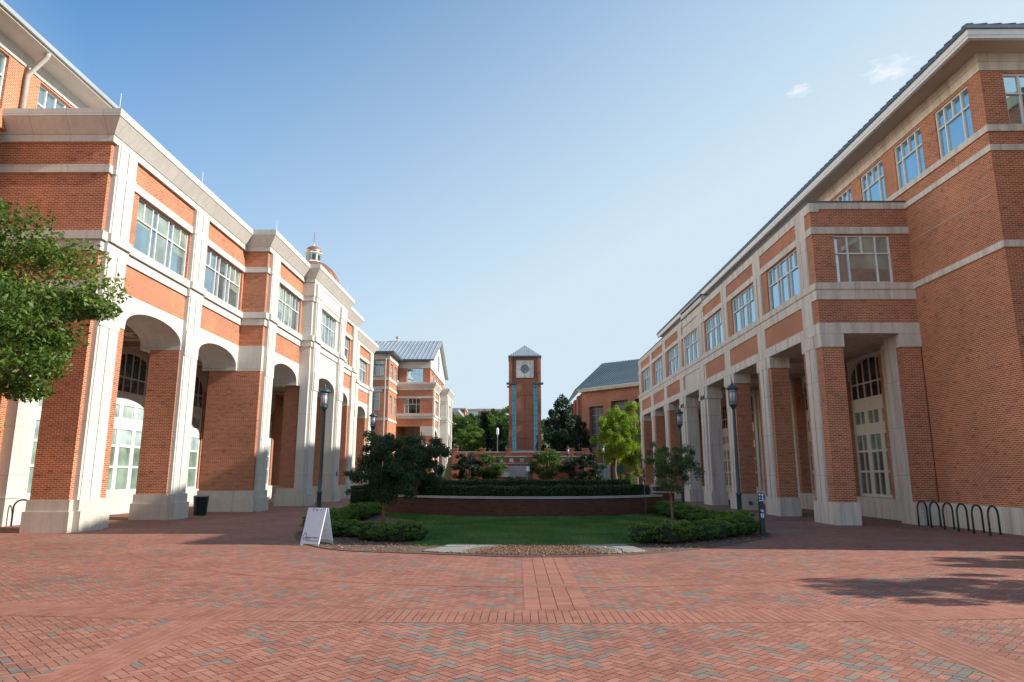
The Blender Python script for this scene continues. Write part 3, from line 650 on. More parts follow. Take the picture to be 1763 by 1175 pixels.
# back wall of the arcade, with stone base, pilasters, tall windows
hw = [(27.3, 31.0), (32.0, 36.0), (38.0, 42.0), (44.0, 48.0), (50.3, 54.2), (56.6, 60.4), (62.6, 66.4)]
FB = FL(-19.3)
b = MB(); b.grid(FB, 22.0, 68.4, 1.0, 8.6, -.4, 0, [(a, c, 1.0, 7.9) for a, c in hw]); b.build('arcade_back_wall', M['brick'], left)
b = MB(); b.fb(FB, 22.0, 68.4, -.4, .12, -.02, 1.0)
for k, (a, c) in enumerate(hw):
    b.arch(FB, a - .02, c + .02, a + .05, c - .05, 6.85, 6.85, 1.02, 8.35, -.35, .03, 14)
b.fb(FB, 25.7, 26.7, .0, .42, 1.0, 8.5); b.fb(FB, 25.6, 26.8, .0, .5, -.02, .98)
b.build('arcade_base', M['stone'], left)
for a, c in hw: hall_window(left, FB, a + .03, c - .03, 1.0, 7.9, 1.05, 'white', -.12)
# coffered ceiling
b = MB(); b.box(-19.3, -15.9, 23.3, 68.2, 8.44, 8.54)
for y in (24.9, 27.2, 29.5, 31.0, 33, 34.7, 36.5, 38.4, 40.2, 42.5, 44.5, 46.5, 48.5, 50.5, 52.6, 54.5, 57, 59.5, 61.5, 63.5, 65.6): b.box(-19.25, -16.45, y - .2, y + .2, 8.0, 8.44)
b.box(-17.9, -17.5, 23.5, 67.3, 8.1, 8.435); b.build('arcade_ceiling', M['soffit'], left)
# main block behind
b = MB(); b.box(-32, -19.7, 8, 68.5, -.02, 14.1); b.box(-19.7, -18.5, 8, 22.0, -.02, 14.1); b.build('main_wall', M['brick'], left)
FU = FL(-18.5); uw = []; u = 11.0
while u < 66: uw.append((u, u + 2.1)); u += 3.45
uw = [(24.0 + 3.85 * k, 26.2 + 3.85 * k) for k in range(-3, 10)]
b = MB(); b.grid(FU, 9, 66, 14.1, 16.93, -.4, 0, [(a, c, 14.75, 16.85) for a, c in uw]); b.box(-31, -18.9, 9, 9.4, 14.1, 16.93); b.box(-31, -18.9, 65.6, 66, 14.1, 16.93); b.build('attic_wall', M['brick'], left)
for a, c in uw: window(left, FU, a, c, 14.75, 16.85, P4['cols'], P4['bot'])
b = MB(); b.box(-31.05, -18.45, 8.95, 66.05, 16.93, 17.42); b.build('frieze', M['stone'], left)
b = MB(); b.frustum((-31.6, -17.9, 8.4, 66.6), 17.42, (-31.9, -17.6, 8.1, 66.9), 17.5); b.box(-31.9, -17.6, 8.1, 66.9, 17.5, 17.58); b.build('eave', M['eave'], left)
b = MB(); b.box(-32, -17.5, 8.0, 67.0, 17.58, 17.75); b.build('gutter', M['metal_light'], left)

def hip_roof(parent, x0, x1, y0, y1, z0, slope, seam=.5, m='metal_roof', name='roof', rib=.07, axis='y', endk=1.0):
    b = MB(); w = min((x1 - x0), (y1 - y0)) / 2; h = w * slope
    if axis == 'y':
        r0, r1 = (((x0 + x1) / 2, y0 + w * endk, z0 + h), ((x0 + x1) / 2, y1 - w * endk, z0 + h))
        c = [(x0, y0, z0), (x1, y0, z0), (x1, y1, z0), (x0, y1, z0)]
        b.v = c + [r0, r1]; b.f = [(0, 1, 4), (1, 2, 5, 4), (2, 3, 5), (3, 0, 4, 5), (3, 2, 1, 0)]
    else:
        r0, r1 = ((x0 + w, (y0 + y1) / 2, z0 + h), (x1 - w, (y0 + y1) / 2, z0 + h))
        c = [(x0, y0, z0), (x1, y0, z0), (x1, y1, z0), (x0, y1, z0)]
        b.v = c + [r0, r1]; b.f = [(0, 1, 5, 4), (1, 2, 5), (2, 3, 4, 5), (3, 0, 4), (3, 2, 1, 0)]
    def rib_(p, q):
        p, q = Vector(p), Vector(q); t = (q - p).normalized(); s_ = t.cross(Vector((0, 0, 1)))
        s_ = s_.normalized() * .018; up = Vector((0, 0, rib)); b.hexa([p - s_, p + s_, q + s_, q - s_, p - s_ + up, p + s_ + up, q + s_ + up, q - s_ + up])
    for yy in np.arange(y0 + seam / 2, y1, seam):
        k = min(w, (yy - y0) / endk, (y1 - yy) / endk) if axis == 'y' else min(w, (y1 - y0)) * 0
        if axis == 'y':
            rib_((x0, yy, z0), (x0 + k, yy, z0 + k * slope)); rib_((x1, yy, z0), (x1 - k, yy, z0 + k * slope))
        else:
            k = min(yy - y0, y1 - yy); rib_((x0, yy, z0), (x0 + k, yy, z0 + k * slope)); rib_((x1, yy, z0), (x1 - k, yy, z0 + k * slope))
    for xx in np.arange(x0 + seam / 2, x1, seam):
        k = min(xx - x0, x1 - xx, w); rib_((xx, y0, z0), (xx, y0 + k * endk, z0 + k * slope)); rib_((xx, y1, z0), (xx, y1 - k * endk, z0 + k * slope))
    return b.build(name, M[m], parent)
hip_roof(left, -31.95, -17.55, 8.05, 66.95, 17.72, .33, .6, 'metal_light')
# drainpipe with its offset head
b = MB(); b.tube([(-17.68, 23.15, 17.55), (-17.72, 23.15, 17.35), (-18.36, 23.15, 16.6), (-18.37, 23.15, 16.3), (-18.37, 23.15, 14.2)], .085, 10); b.build('drainpipe', M['concrete'], left, smooth=True)
b = MB(); b.box(-12.7, -12.60, 48.5, 48.75, 1.75, 2.05); b.build('wall_plaque', M['blue_sign'], left)

# ------------------------------------------------------------ right building
right = empty('colonnade_building', (18, 45, 0), 'tall red brick building with square pillared colonnade and deep eaves, right of the court', 'building')
F = FR(12.0); ST = 'stone_r'
pitch = 5.48; starts = [26.5 + pitch * k for k in range(8)]; opens = [(s + 1.75, s + pitch) for s in starts[:7]]
wins = [(s + 1.5, s + 1.5 + 3.7, 9.42, 11.42) for s in starts[:7]]
b = MB()
cen = 3
bs = MB()
for k, (s, wv) in enumerate(zip(starts[:7], wins)):
    tgt = bs if k == cen else b
    hi = 13.25 if k == cen else 12.42
    tgt.grid(F, s if k else 26.5, s + pitch, 7.5, hi, -.4, 0, [wv])
b.grid(F, starts[7], 66.6, 7.5, 12.42, -.4, 0, [])
YC = 26.5; FCm = FC(YC)
b.grid(FCm, 12.4, 15.9, 7.5, 12.56, -.4, 0, [(12.86, 15.12, 9.42, 11.42)])
b.box(12.4, 15.9, 66.2, 66.6, 7.5, 12.5)
b.build('wing_wall', M['brick'], right); bs.build('centre_bay', M[ST], right)
for k, wv in enumerate(wins): window(right, F, *wv, fm='frame_cream' if False else 'white', gm='glass_blue', d=-.12, **P7)
window(right, FCm, 12.86, 15.12, 9.42, 11.42, P4['cols'], P4['bot'], gm='glass', d=-.12, blind=1)
b = MB()
# string courses (court side and camera side)
def rb(z0, z1, p):
    b.box(12.0 - p, 15.9, YC - p, 66.6 + p, z0, z1)
rb(11.46, 11.75, .05)
b.box(11.95, 12.35, YC - .05, starts[cen] - .02, 12.40, 12.80); b.box(11.955, 12.35, starts[cen + 1] + .02, 66.62, 12.40, 12.80); b.box(12.35, 15.9, YC - .055, YC + .4, 12.52, 12.80)
b.fb(F, starts[cen] - .04, starts[cen + 1] + .04, -.5, .10, 12.85, 13.15); b.fb(F, starts[cen] - .04, starts[cen + 1] + .04, -.5, .06, 12.2, 12.3)
rb(8.72, 9.12, .05); rb(9.12, 9.40, .09); rb(7.34, 7.77, .04)
b.build('string_courses', M[ST], right)
b = MB(); b.box(11.92, 12.5, YC - .08, 66.7, 12.80, 12.86); b.box(12.5, 15.9, YC - .08, YC + .5, 12.80, 12.86); b.fb(F, starts[cen] - .05, starts[cen + 1] + .05, -.6, .13, 13.25, 13.33); b.build('coping', M['metal_dark'], right)
for k, s in enumerate(starts):
    p = MB(); a0 = .5 if k == 0 else .35; st = k in (cen, cen + 1)
    p0, p1 = s + a0, s + 1.55 - (.15 if k else .1)
    for z0, z1, pr in ((9.40, 11.46, .05), (11.75, 12.40, .05), (7.77, 8.72, .05), (.84, 6.83, .05), (6.83, 7.34, .10)):
        p.fb(F, p0, p1, 0, pr, z0, z1)
        if z0 in (9.40, .84): p.fb(F, p0 + .06, p0 + (p1 - p0) * .42, pr, pr + .03, z0, z1); p.fb(F, p0 + (p1 - p0) * .55, p1 - .06, pr, pr + .03, z0, z1)
    p.build('pilaster', M[ST], right)
    q = MB(); q.box(12.0, 12.82, s, s + 1.75 if k < 7 else 66.6, .84, 6.80); pr_ = q.build('pier', M[ST if st else 'brick'], right)
    q = MB(); q.box(11.93, 12.9, s - .06, s + 1.81, -.02, .84); q.build('plinth', M[ST], pr_); q = MB(); q.box(11.955, 12.88, s - .045, s + 1.79, 6.80, 7.34)
    if st: q.box(11.92, 12.92, s - .08, s + 1.83, 6.55, 6.80)
    q.build('pier_cap', M[ST], pr_)
# porch ceiling
b = MB(); b.box(12.4, 15.9, 26.9, 66.3, 7.50, 7.56)
for s in starts[1:]: b.box(12.8, 15.85, s + .2, s + 1.4, 7.25, 7.5)
b.build('porch_ceiling', M['soffit'], right)
b = MB(); b.lathe((14.1, 28.9, 7.475), [(.11, 0), (.11, .04)], 14); b.build('ceiling_light', M['sign_white'], right)
# porch back wall: stone pilasters, brick jambs, tall recessed windows
FP = FR(15.9); rw = [(29.75 + pitch * k, 33.55 + pitch * k) for k in range(7)]
for k, (a, c) in enumerate(rw):
    for e0_ in (a - .3, c): b = MB(); b.fb(FP, e0_, e0_ + .3, -.7, .0, .85, 7.1); b.build('window_jamb', M['brick'], right)
b = MB(); prev = 26.5
for k, (a, c) in enumerate(rw):
    b.fb(FP, prev, a - .3, -.7, .03, .85, 7.35); b.fb(FP, prev + .35, a - .75, .03, .14, .85, 6.9); b.fb(FP, prev + .30, a - .70, .03, .18, 6.9, 7.3); prev = c + .3
b.fb(FP, prev, 66.6, -.7, .03, .85, 7.35); b.fb(FP, 26.5, 66.6, -.7, .10, -.02, .85); b.fb(FP, 26.5, 66.6, -.7, .01, 7.35, 7.5)
b.build('porch_back_wall', M[ST], right)
for a, c in rw: hall_window(right, FR(16.45), a, c, .86, 7.3, .95, 'cream', 0)
for a, c in rw: b = MB(); b.arch(FR(16.45), a, c, a + .06, c - .06, 6.35, 6.35, .9, 7.4, .05, .12, 14); b.build('arch_panel', M['frame_cream'], right)
# half pier against the tall block
b = MB(); b.box(15.1, 15.9, 26.5, 27.6, .84, 6.80); h_ = b.build('wall_pier', M['brick'], right); b = MB(); b.box(15.04, 15.9, 26.45, 27.66, -.02, .84); b.build('plinth', M[ST], h_); b = MB(); b.box(15.06, 15.9, 26.46, 27.65, 6.80, 7.34); b.build('pier_cap', M[ST], h_)
b = MB(); b.fb(FR(15.1), 26.85, 27.62, 0, .05, .84, 6.80); b.build('pilaster', M[ST], right)
# tall block
FT = FR(15.9); TY = 21.35
tw = [(22.05 + 2.86 * k, 24.0 + 2.86 * k) for k in range(16)]
b = MB(); b.grid(FT, TY, 70, 7.56, 15.48, -.4, 0, [(a, c, 13.47, 15.38) for a, c in tw]); b.fb(FT, TY, 26.5, -.4, 0, .84, 7.56)
FTC = FC(TY); cw = [(16.66 + 3.2 * k, 18.9 + 3.2 * k) for k in range(5)]
b.grid(FTC, 16.3, 36, .84, 15.48, -.4, 0, [(a, c, 13.47, 15.38) for a, c in cw]); b.box(16.7, 36, 69.6, 70, .84, 15.48); b.box(35.6, 36, TY + .4, 69.6, .84, 15.48)
b.build('tall_block_wall', M['brick'], right)
for a, c in tw: window(right, FT, a, c, 13.47, 15.38, P4['cols'], P4['bot'], gm='glass_blue', d=-.1)
for a, c in cw: window(right, FTC, a, c, 13.47, 15.38, P4['cols'], P4['bot'], gm='glass_blue', d=-.1)
b = MB()
for z0, z1, p in ((13.22, 13.45, .06), (12.52, 12.74, .06), (9.14, 9.38, .06), (-.02, .84, .10)):
    b.box(15.9 - p, 16.4, TY - p, 26.45 if z0 < 12.6 else 70.1, z0, z1); b.box(16.4, 36 + p, TY - p, TY + .3, z0, z1)
b.build('wall_bands', M[ST], right)
b = MB(); b.box(15.86, 16.5, TY - .04, 70.04, 15.48, 15.80); b.box(16.5, 36.04, TY - .04, TY + .6, 15.48, 15.80)
b.box(15.83, 16.5, TY - .07, 70.07, 15.80, 16.12); b.box(16.5, 36.07, TY - .07, TY + .6, 15.80, 16.12); b.build('frieze', M[ST], right)
b = MB(); b.fb(FT, TY + .3, 26.5, .0, .004, 11.1, 11.115); b.build('joint_line', M['concrete'], right)
b = MB(); b.box(15.0, 37, TY - .95, 71, 16.10, 16.13); b.build('soffit', M['soffit'], right)
b = MB(); b.box(14.9, 37.1, TY - 1.05, 71.1, 16.13, 16.34); b.box(14.92, 15.05, TY - 1.03, 71.08, 16.02, 16.13); b.box(15.05, 37.08, TY - 1.03, TY - .90, 16.02, 16.13); b.build('fascia', M['white'], right)
b = MB(); b.box(14.84, 37.16, TY - 1.11, 71.16, 16.34, 16.46); b.build('gutter', M['metal_dark'], right)
hip_roof(right, 14.86, 37.14, TY - 1.09, 71.14, 16.44, .80, .47, rib=.10, endk=1.25)
# unseen wing added to cast the foreground shadow, with a plain parapet
b = MB(); b.box(17.6, 30, 17.3, TY - .06, -.02, 14.6); b.build('added_shadow_wing', M['brick'], right)
b = MB(); b.box(17.5, 30.1, 17.2, TY - .1, 14.6, 15.05); b.build('shadow_wing_parapet', M[ST], right)
b = MB(); b.fb(F, starts[4] + .8, starts[4] + 1.2, .08, .11, 1.75, 2.0); b.build('wall_plaque', M['blue_sign'], right)
b = MB(); b.fb(FC(starts[2]), 12.35, 12.5, .06, .2, .28, .46); b.build('wall_spotlight', M['metal_dark'], right)

# ------------------------------------------------------------ second arcade building (far left)
far = empty('far_arcade_building', (-20, 105, 0), 'red brick building with grey metal gabled roof at the far left end of the court', 'building')
arcade_segment(far, 98, 105.6, -12.1, [(99.7, 103.9)], [(98.2, 99.4), (104.3, 105.4)], -17.3, 0, endwall=False)
arcade_segment(far, 105.5, 113.0, -10.9, [(107.2, 111.4)], [(105.8, 106.9), (111.7, 112.8)], -17.3, .004, centre=True, wp=P5, deep=2.2)
arcade_segment(far, 112.9, 124.0, -12.1, [(114.6, 118.4), (119.9, 123.0)], [(112.99, 114.2), (118.6, 119.8)], -17.3, 0)
cornice(-18.5, -12.1, 98, 106.2, 0, parent=far); cornice(-18.5, -10.9, 105.5, 113, .012, parent=far); cornice(-18.5, -12.1, 112.4, 124, 0, parent=far)
FE = FC(98); b = MB(); b.grid(FE, -17.6, -12.5, 8.55, 13.78, -.4, -.003, [(-16.15, -13.9, 10.36, 12.56)]); b.box(-17.6, -17.2, 98.4, 124, 0, 14.4); b.box(-17.2, -12.6, 99.2, 99.5, 8.6, 13.7); b.build('end_wall', M['brick'], far)
window(far, FE, -16.15, -13.9, 10.36, 12.56, P4['cols'], P4['bot'], gm='glass_dark')
FG = FC(99.2)   # upper gabled block
b = MB(); b.grid(FG, -17.3, -12.70, 14.4, 17.15, -.4, 0, [(-16.15, -13.75, 14.95, 17.1)]); b.grid(FL(-12.705), 99.61, 119, 14.4, 16.9, -.4, 0, [(101 + 4 * k, 103.4 + 4 * k, 14.95, 16.75) for k in range(4)]); b.build('upper_wall', M['brick'], far)
window(far, FG, -16.15, -13.75, 14.95, 17.1, P4['cols'], P4['bot'], gm='glass_blue')
for k in range(4): window(far, FL(-12.7), 101 + 4 * k, 103.4 + 4 * k, 14.95, 16.75, P4['cols'], P4['bot'], gm='glass')
b = MB(); b.box(-17.3, -12.66, 99.16, 119.04, 17.15, 18.1)
b.poly([(-12.95, 98.6, 18.1), (-12.95, 119.6, 18.1), (-12.95, 109.1, 22.6)], (.26, 0, 0)); b.build('gable', M['stone'], far)
b = MB(); n = 20
b.poly([(-12.69, 109.1 + 1.15 * math.cos(2 * math.pi * k / n), 19.3 + 1.3 * math.sin(2 * math.pi * k / n)) for k in range(n)], (.06, 0, 0)); b.build('round_window', M['glass'], far)
b = MB()
for s_, ya in ((1, 98.3), (-1, 119.9)):
    b.hexa([(-34, ya, 18.15), (-12.1, ya, 18.15), (-12.1, 109.1, 22.95), (-34, 109.1, 22.95), (-34, ya, 18.3), (-12.1, ya, 18.3), (-12.1, 109.1, 23.12), (-34, 109.1, 23.12)])
for xx in np.arange(-33.7, -12.1, .62):
    b.hexa([(xx - .03, 98.3, 18.3), (xx + .03, 98.3, 18.3), (xx + .03, 109.1, 23.1), (xx - .03, 109.1, 23.1), (xx - .03, 98.3, 18.4), (xx + .03, 98.3, 18.4), (xx + .03, 109.1, 23.22), (xx - .03, 109.1, 23.22)])
b.build('roof', M['metal_light'], far)
b = MB(); b.box(-17, -12.05, 98.15, 98.32, 18.1, 18.32); b.build('gutter', M['metal_dark'], far)
b = MB(); b.lathe((-19.4, 108.9, 23.0), [(.18, 0), (.18, .5), (.32, .55), (.32, .8), (.1, .95)], 10); b.build('roof_vent', M['concrete'], far)
# projecting lower block on its left
FQ = FC(91.4); FQL = FL(-17.3)
b = MB(); b.grid(FQ, -33, -17.7, 0, 17.15, -.4, 0, [(-20.3, -17.95, 14.95, 17.0), (-20.5, -18.4, 10.3, 12.7), (-26, -24, 14.95, 17.0)]); b.grid(FQL, 91.4, 98.0, 0, 17.15, -.4, 0, [(92.4, 94.2, 14.4, 16.8), (95.8, 97.6, 14.4, 16.8), (92.4, 94.2, 9.9, 12.4), (95.8, 97.6, 9.9, 12.4)]); b.build('side_block', M['brick'], far)
window(far, FQ, -20.3, -17.95, 14.95, 17.0, [1, 1, 1], [2, 1], gm='glass'); window(far, FQ, -20.5, -18.4, 10.3, 12.7, [1, 1], [1, 1], gm='glass'); window(far, FQ, -26, -24, 14.95, 17.0, [1, 1, 1], [2, 1], gm='glass')
for a, c, z0, z1 in ((92.4, 94.2, 14.4, 16.8), (95.8, 97.6, 14.4, 16.8), (92.4, 94.2, 9.9, 12.4), (95.8, 97.6, 9.9, 12.4)): window(far, FQL, a, c, z0, z1, [1, 1], [1, 1], gm='glass')
b = MB()
for z0, z1 in ((17.15, 17.95), (14.3, 14.7), (13.1, 13.45), (12.75, 13.0), (8.9, 9.25)):
    if z0 == 12.75: b.box(-20.8, -18.1, 91.3, 91.4, z0, z1 + .05); continue
    b.box(-33, -17.22, 91.32, 98.0, z0, z1)
b.build('stone_bands', M['stone'], far)
b = MB(); b.box(-33.5, -16.6, 90.7, 98.1, 17.95, 18.2); b.build('eave', M['metal_dark'], far)
hip_roof(far, -33.5, -16.6, 90.7, 107, 18.2, .36, .62, 'metal_light', axis='x')
b = MB(); b.tube([(-17.75, 91.25, 17.9), (-17.75, 91.25, 0)], .09, 8); b.build('drainpipe', M['concrete'], far)
b = MB(); b.box(-33, -17.4, 101, 101.4, 0, 8.6); b.build('arcade_back_wall', M['brick'], far)

# copper dome
dome = empty('copper_dome', (-22.9, 73.5, 0.8), 'copper clad dome with small windowed lantern and spire above the left building roofline', 'dome')
c = (-22.9, 73.5, 0)
b = MB(); b.lathe(c, [(3.4, 0), (3.4, 19.6), (3.6, 19.7), (3.6, 20.2), (3.2, 20.3), (3.2, 22.0)], 32); b.build('drum', M['stone'], dome)
b = MB(); prof = [(3.3 * math.cos(t), 22.0 + 4.1 * math.sin(t)) for t in np.linspace(0, math.pi / 2 * .86, 14)]; b.lathe(c, prof, 40); db = b.build('dome_shell', M['copper'], dome, smooth=True)
b = MB()
for k in range(24):
    a = 2 * math.pi * k / 24; b.tube([(c[0] + r * 1.01 * math.cos(a), c[1] + r * 1.01 * math.sin(a), z) for r, z in prof], .035, 4)
b.build('seams', M['copper'], db)
b = MB(); b.lathe(c, [(.98, 25.6), (.98, 26.0), (.82, 26.05), (.82, 26.9), (.98, 26.95), (.98, 27.1)], 8); lb = b.build('lantern', M['white'], dome)
b = MB()
for k in range(8):
    a = 2 * math.pi * (k + .5) / 8; p = Vector((c[0] + .78 * math.cos(a), c[1] + .78 * math.sin(a), 26.15)); t = Vector((-math.sin(a), math.cos(a), 0)) * .2; o_ = Vector((math.cos(a), math.sin(a), 0)) * .04
    b.hexa([p - t, p + t, p + t + o_, p - t + o_, p - t + Vector((0, 0, .65)), p + t + Vector((0, 0, .65)), p + t + o_ + Vector((0, 0, .65)), p - t + o_ + Vector((0, 0, .65))])
b.build('lantern_window', M['glass_dark'], lb)
b = MB(); b.lathe(c, [(.95 * math.cos(t), 27.1 + .8 * math.sin(t)) for t in np.linspace(0, 1.5, 8)] + [(.05, 27.95), (.035, 29.6)], 16); b.build('lantern_cap', M['copper'], dome, smooth=True)

dome.location.z = 0.0

# ------------------------------------------------------------ clock tower
tw_ = empty('clock_tower', (1.55, 133, 4), 'tall square brick clock tower with pyramid roof and teal window strips', 'tower')
x0, x1, y0, y1 = -1.54, 4.63, 130.0, 136.0; FK = FC(y0 + .5)
b = MB(); b.box(x0, x0 + .65, y0, y1, 3.5, 24.0); b.box(x1 - .65, x1, y0, y1, 3.5, 24.0); b.box(x0 + .65, x1 - .65, y0 + .9, y1 - .3, 3.5, 24.0)
b.box(x0 + 1.42, x1 - 1.42, y0 + .25, y0 + .9, 3.5, 18.7)
b.box(x0 + .65, x1 - .65, y0 + .45, y0 + .9, 18.7, 24.0); b.build('shaft', M['brick_far'], tw_)
b = MB()
for a in (x0 + .66, x1 - 1.42): b.box(a, a + .75, y0 + .3, y0 + .88, 3.5, 18.7)
b.build('window_strip', M['glass_teal'], tw_)
for a in (x0 + .66, x1 - 1.42):
    b = MB()
    for z in np.arange(4.2, 18.6, .95): b.box(a, a + .75, y0 + .27, y0 + .3, z, z + .05)
    b.box(a + .36, a + .39, y0 + .272, y0 + .298, 3.5, 18.7); b.build('strip_bars', M['metal_roof'], tw_)
b = MB(); b.box(x0 + 1.5, x1 - 1.5, y0 + .2, y0 + .25, 6.0, 6.3); b.build('stone_band', M['concrete'], tw_)
b = MB(); cx = (x0 + x1) / 2
for z in (8.4, 11.6, 14.0, 16.6): b.box(x0 + 1.45, x1 - 1.45, y0 + .235, y0 + .25, z, z + .05)
b.box(cx - .03, cx + .03, y0 + .235, y0 + .25, 3.5, 18.7); b.build('masonry_joints', M['interior'], tw_)
b = MB()
for a, c_ in ((x0 - .45, x0 + 1.35), (x1 - 1.35, x1 + .45)): b.box(a, c_, y0 - .3, y0 + .9, 18.75, 19.05); b.box(a + .1, a + .45, y0 - .15, y0 + .3, 18.1, 18.4)
b.build('ledge', M['metal_dark'], tw_)
b = MB(); cz = 21.7; hw_ = 1.68; n = 32; rr = .86
for k in range(n):
    a0, a1 = 2 * math.pi * k / n, 2 * math.pi * (k + 1) / n
    def sq(a):
        s_ = hw_ / max(abs(math.cos(a)), abs(math.sin(a))); return (cx + s_ * math.cos(a), cz + s_ * math.sin(a))
    i0, i1 = (cx + rr * math.cos(a0), cz + rr * math.sin(a0)), (cx + rr * math.cos(a1), cz + rr * math.sin(a1)); o0, o1 = sq(a0), sq(a1)
    b.hexa([(p[0], y0 + .44, p[1]) for p in (i0, i1, o1, o0)] + [(p[0], y0 + .12, p[1]) for p in (i0, i1, o1, o0)])
clk = b.build('clock_panel', M['stone'], tw_)
b = MB(); b.poly([(cx + .9 * math.cos(2 * math.pi * k / n), y0 + .40, cz + .9 * math.sin(2 * math.pi * k / n)) for k in range(n)], (0, .04, 0)); b.build('clock_dial', M['dial'], clk)
b = MB()
for ang, l, w_ in ((R(128), .72, .05), (R(238), .52, .06)):
    d_ = Vector((math.cos(ang), 0, math.sin(ang))); s_ = Vector((-math.sin(ang), 0, math.cos(ang))) * w_; p = Vector((cx, y0 + .33, cz)); q = p + d_ * l
    b.poly([p - s_ - d_ * .12, p + s_ - d_ * .12, q + s_ * .4, q - s_ * .4], (0, .03, 0))
for k in range(12):
    a = 2 * math.pi * k / 12; d_ = Vector((math.cos(a), 0, math.sin(a))); s_ = Vector((-math.sin(a), 0, math.cos(a))) * .025; p = Vector((cx, y0 + .37, cz)) + d_ * .66; q = p + d_ * .14
    b.poly([p - s_, p + s_, q + s_, q - s_], (0, .02, 0))
b.build('clock_hands', M['metal_dark'], clk)
b = MB(); b.box(cx - .02, cx + .02, y0 + .10, y0 + .12, cz + .88, cz + hw_); b.box(cx - .02, cx + .02, y0 + .10, y0 + .12, cz - hw_, cz - .88); b.box(cx - hw_ + .1, cx - .9, y0 + .10, y0 + .12, cz - .02, cz + .02); b.box(cx + .9, cx + hw_ - .1, y0 + .10, y0 + .12, cz - .02, cz + .02); b.build('panel_joints', M['interior'], clk)
b = MB(); b.box(x0 - .12, x1 + .12, y0 - .12, y1 + .12, 24.0, 24.3); b.build('gutter', M['metal_roof'], tw_)
hip_roof(tw_, x0 + .1, x1 - .05, y0 - .05, y1 + .05, 24.3, .84, .36, 'metal_light', axis='y')

# ------------------------------------------------------------ arena hall (right, far)
hall = empty('sports_hall', (20, 125, 3), 'large brick hall with blue grey metal roof and grey louvred bays behind the lime trees', 'building')
P0 = Vector((11.4, 120, 0)); D = (Vector((20.1, 110.5, 0)) - P0).normalized(); Nn = Vector((D.y, -D.x, 0)); Nn = Nn if Nn.y < 0 else -Nn
def FH(u, d, z): p = P0 + D * u + Nn * d; return (p.x, p.y, z)
b = MB(); b.grid(FH, 0, 34, -.1, 15.9, -1, 0, [(1.7, 4.9, 4.5, 13.3), (6.6, 10.2, 4.5, 13.9), (11.6, 15.2, 4.5, 13.9), (16.6, 20.2, 4.5, 13.9)])
b.box(11.4, 12.4, 121, 160, -.1, 15.9)
for k in range(5): b.box(10.9, 11.4, 122 + 7 * k, 125 + 7 * k, -.1, 15.6)
b.fb(FH, 0, 34, -9, -1.2, -.1, 15.0); b.build('wall', M['brick_far'], hall)
for a, c_, z0_, z1_ in ((1.7, 4.9, 4.5, 13.3), (6.6, 10.2, 4.5, 13.9), (11.6, 15.2, 4.5, 13.9), (16.6, 20.2, 4.5, 13.9)):
    g = MB(); g.fb(FH, a, c_, -.9, -.75, z0_, z1_); o_ = g.build('louvre_panel', M['louver'], hall)
    f = MB()
    for z in np.arange(z0_ + .7, z1_, 1.1): f.fb(FH, a, c_, -.75, -.70, z, z + .06)
    for u in (a + (c_ - a) / 3, a + (c_ - a) * 2 / 3): f.fb(FH, u - .03, u + .03, -.75, -.68, z0_, z1_)
    f.build('louvre_bars', M['concrete'], o_)
b = MB(); b.hexa([FH(0, .8, 15.9), FH(36, .8, 15.9), FH(36, -2, 15.9), FH(0, -2, 15.9), FH(-.1, 1.1, 16.4), FH(36, 1.1, 16.4), FH(36, -2, 16.4), FH(-.1, -2, 16.4)]); b.build('eave', M['stone_r'], hall)
b = MB(); e0, e1 = FH(-.5, 1.2, 16.42), FH(36, 1.2, 16.42); r0, r1 = (16.3, 129, 22.6), (46, 105, 22.6)
b.v = [e0, e1, r1, r0, (10.6, 160, 16.4), (16.3, 160, 22.6)]; b.f = [(0, 1, 2, 3), (0, 3, 5, 4)]
for t in np.linspace(.02, .98, 60):
    p = Vector(e0).lerp(Vector(e1), t); q = Vector(r0).lerp(Vector(r1), t); s_ = D * .03; up = Vector((0, 0, .1)); b.hexa([p - s_, p + s_, q + s_, q - s_, p - s_ + up, p + s_ + up, q + s_ + up, q - s_ + up])
b.build('roof', M['metal_roof'], hall)
b = MB(); b.hexa([FH(.4, 4, 4.3), FH(6, 4, 4.3), FH(6, 0, 4.3), FH(.4, 0, 4.3), FH(.8, 3.6, 4.8), FH(6, 3.6, 5.0), FH(6, 0, 6.2), FH(1.6, 0, 6.2)]); b.fb(FH, .9, 6, 0, 3.6, 0, 4.3); b.build('porch', M['brick_far'], hall)
b = MB(); b.fb(FC(112), 8.6, 15, 0, .4, -.1, 3.6); b.build('concrete_ramp', M['concrete'], hall)

# ------------------------------------------------------------ terrace walls in front of the tower
tf = empty('front_terrace_wall', (0, 78, 0), 'low front brick garden wall with pale inset panel below the clock tower', 'wall')
FW = FC(78)
b = MB(); b.fb(FW, -5.2, 8.6, -.4, 0, -.05, 3.75); b.build('wall_body', M['brick_far'], tf)
b = MB(); b.fb(FW, -5.3, 8.7, -.45, .06, 3.75, 3.88); b.fb(FW, -4.5, 2.7, 0, .03, 3.02, 3.1); b.build('coping', M['concrete'], tf)
b = MB()
for x in (-6.1, -4.4, 2.15, 7.9): b.fb(FW, x - .38, x + .38, -.6, .25, -.05, 4.05); b.fb(FW, x - .45, x + .45, -.65, .32, 4.05, 4.22)
b.build('wall_pillar', M['brick_far'], tf)
b = MB(); b.fb(FW, -2.35, 1.05, 0, .04, 1.55, 2.75)
for x in (-2.0, -.85, .35, 5.0, 6.1, 7.0): b.fb(FW, x, x + .42, 0, .04, 3.2, 3.58)
b.fb(FW, 3.1, 4.3, 0, .04, 1.55, 2.75); b.build('inset_panels', M['concrete'], tf)
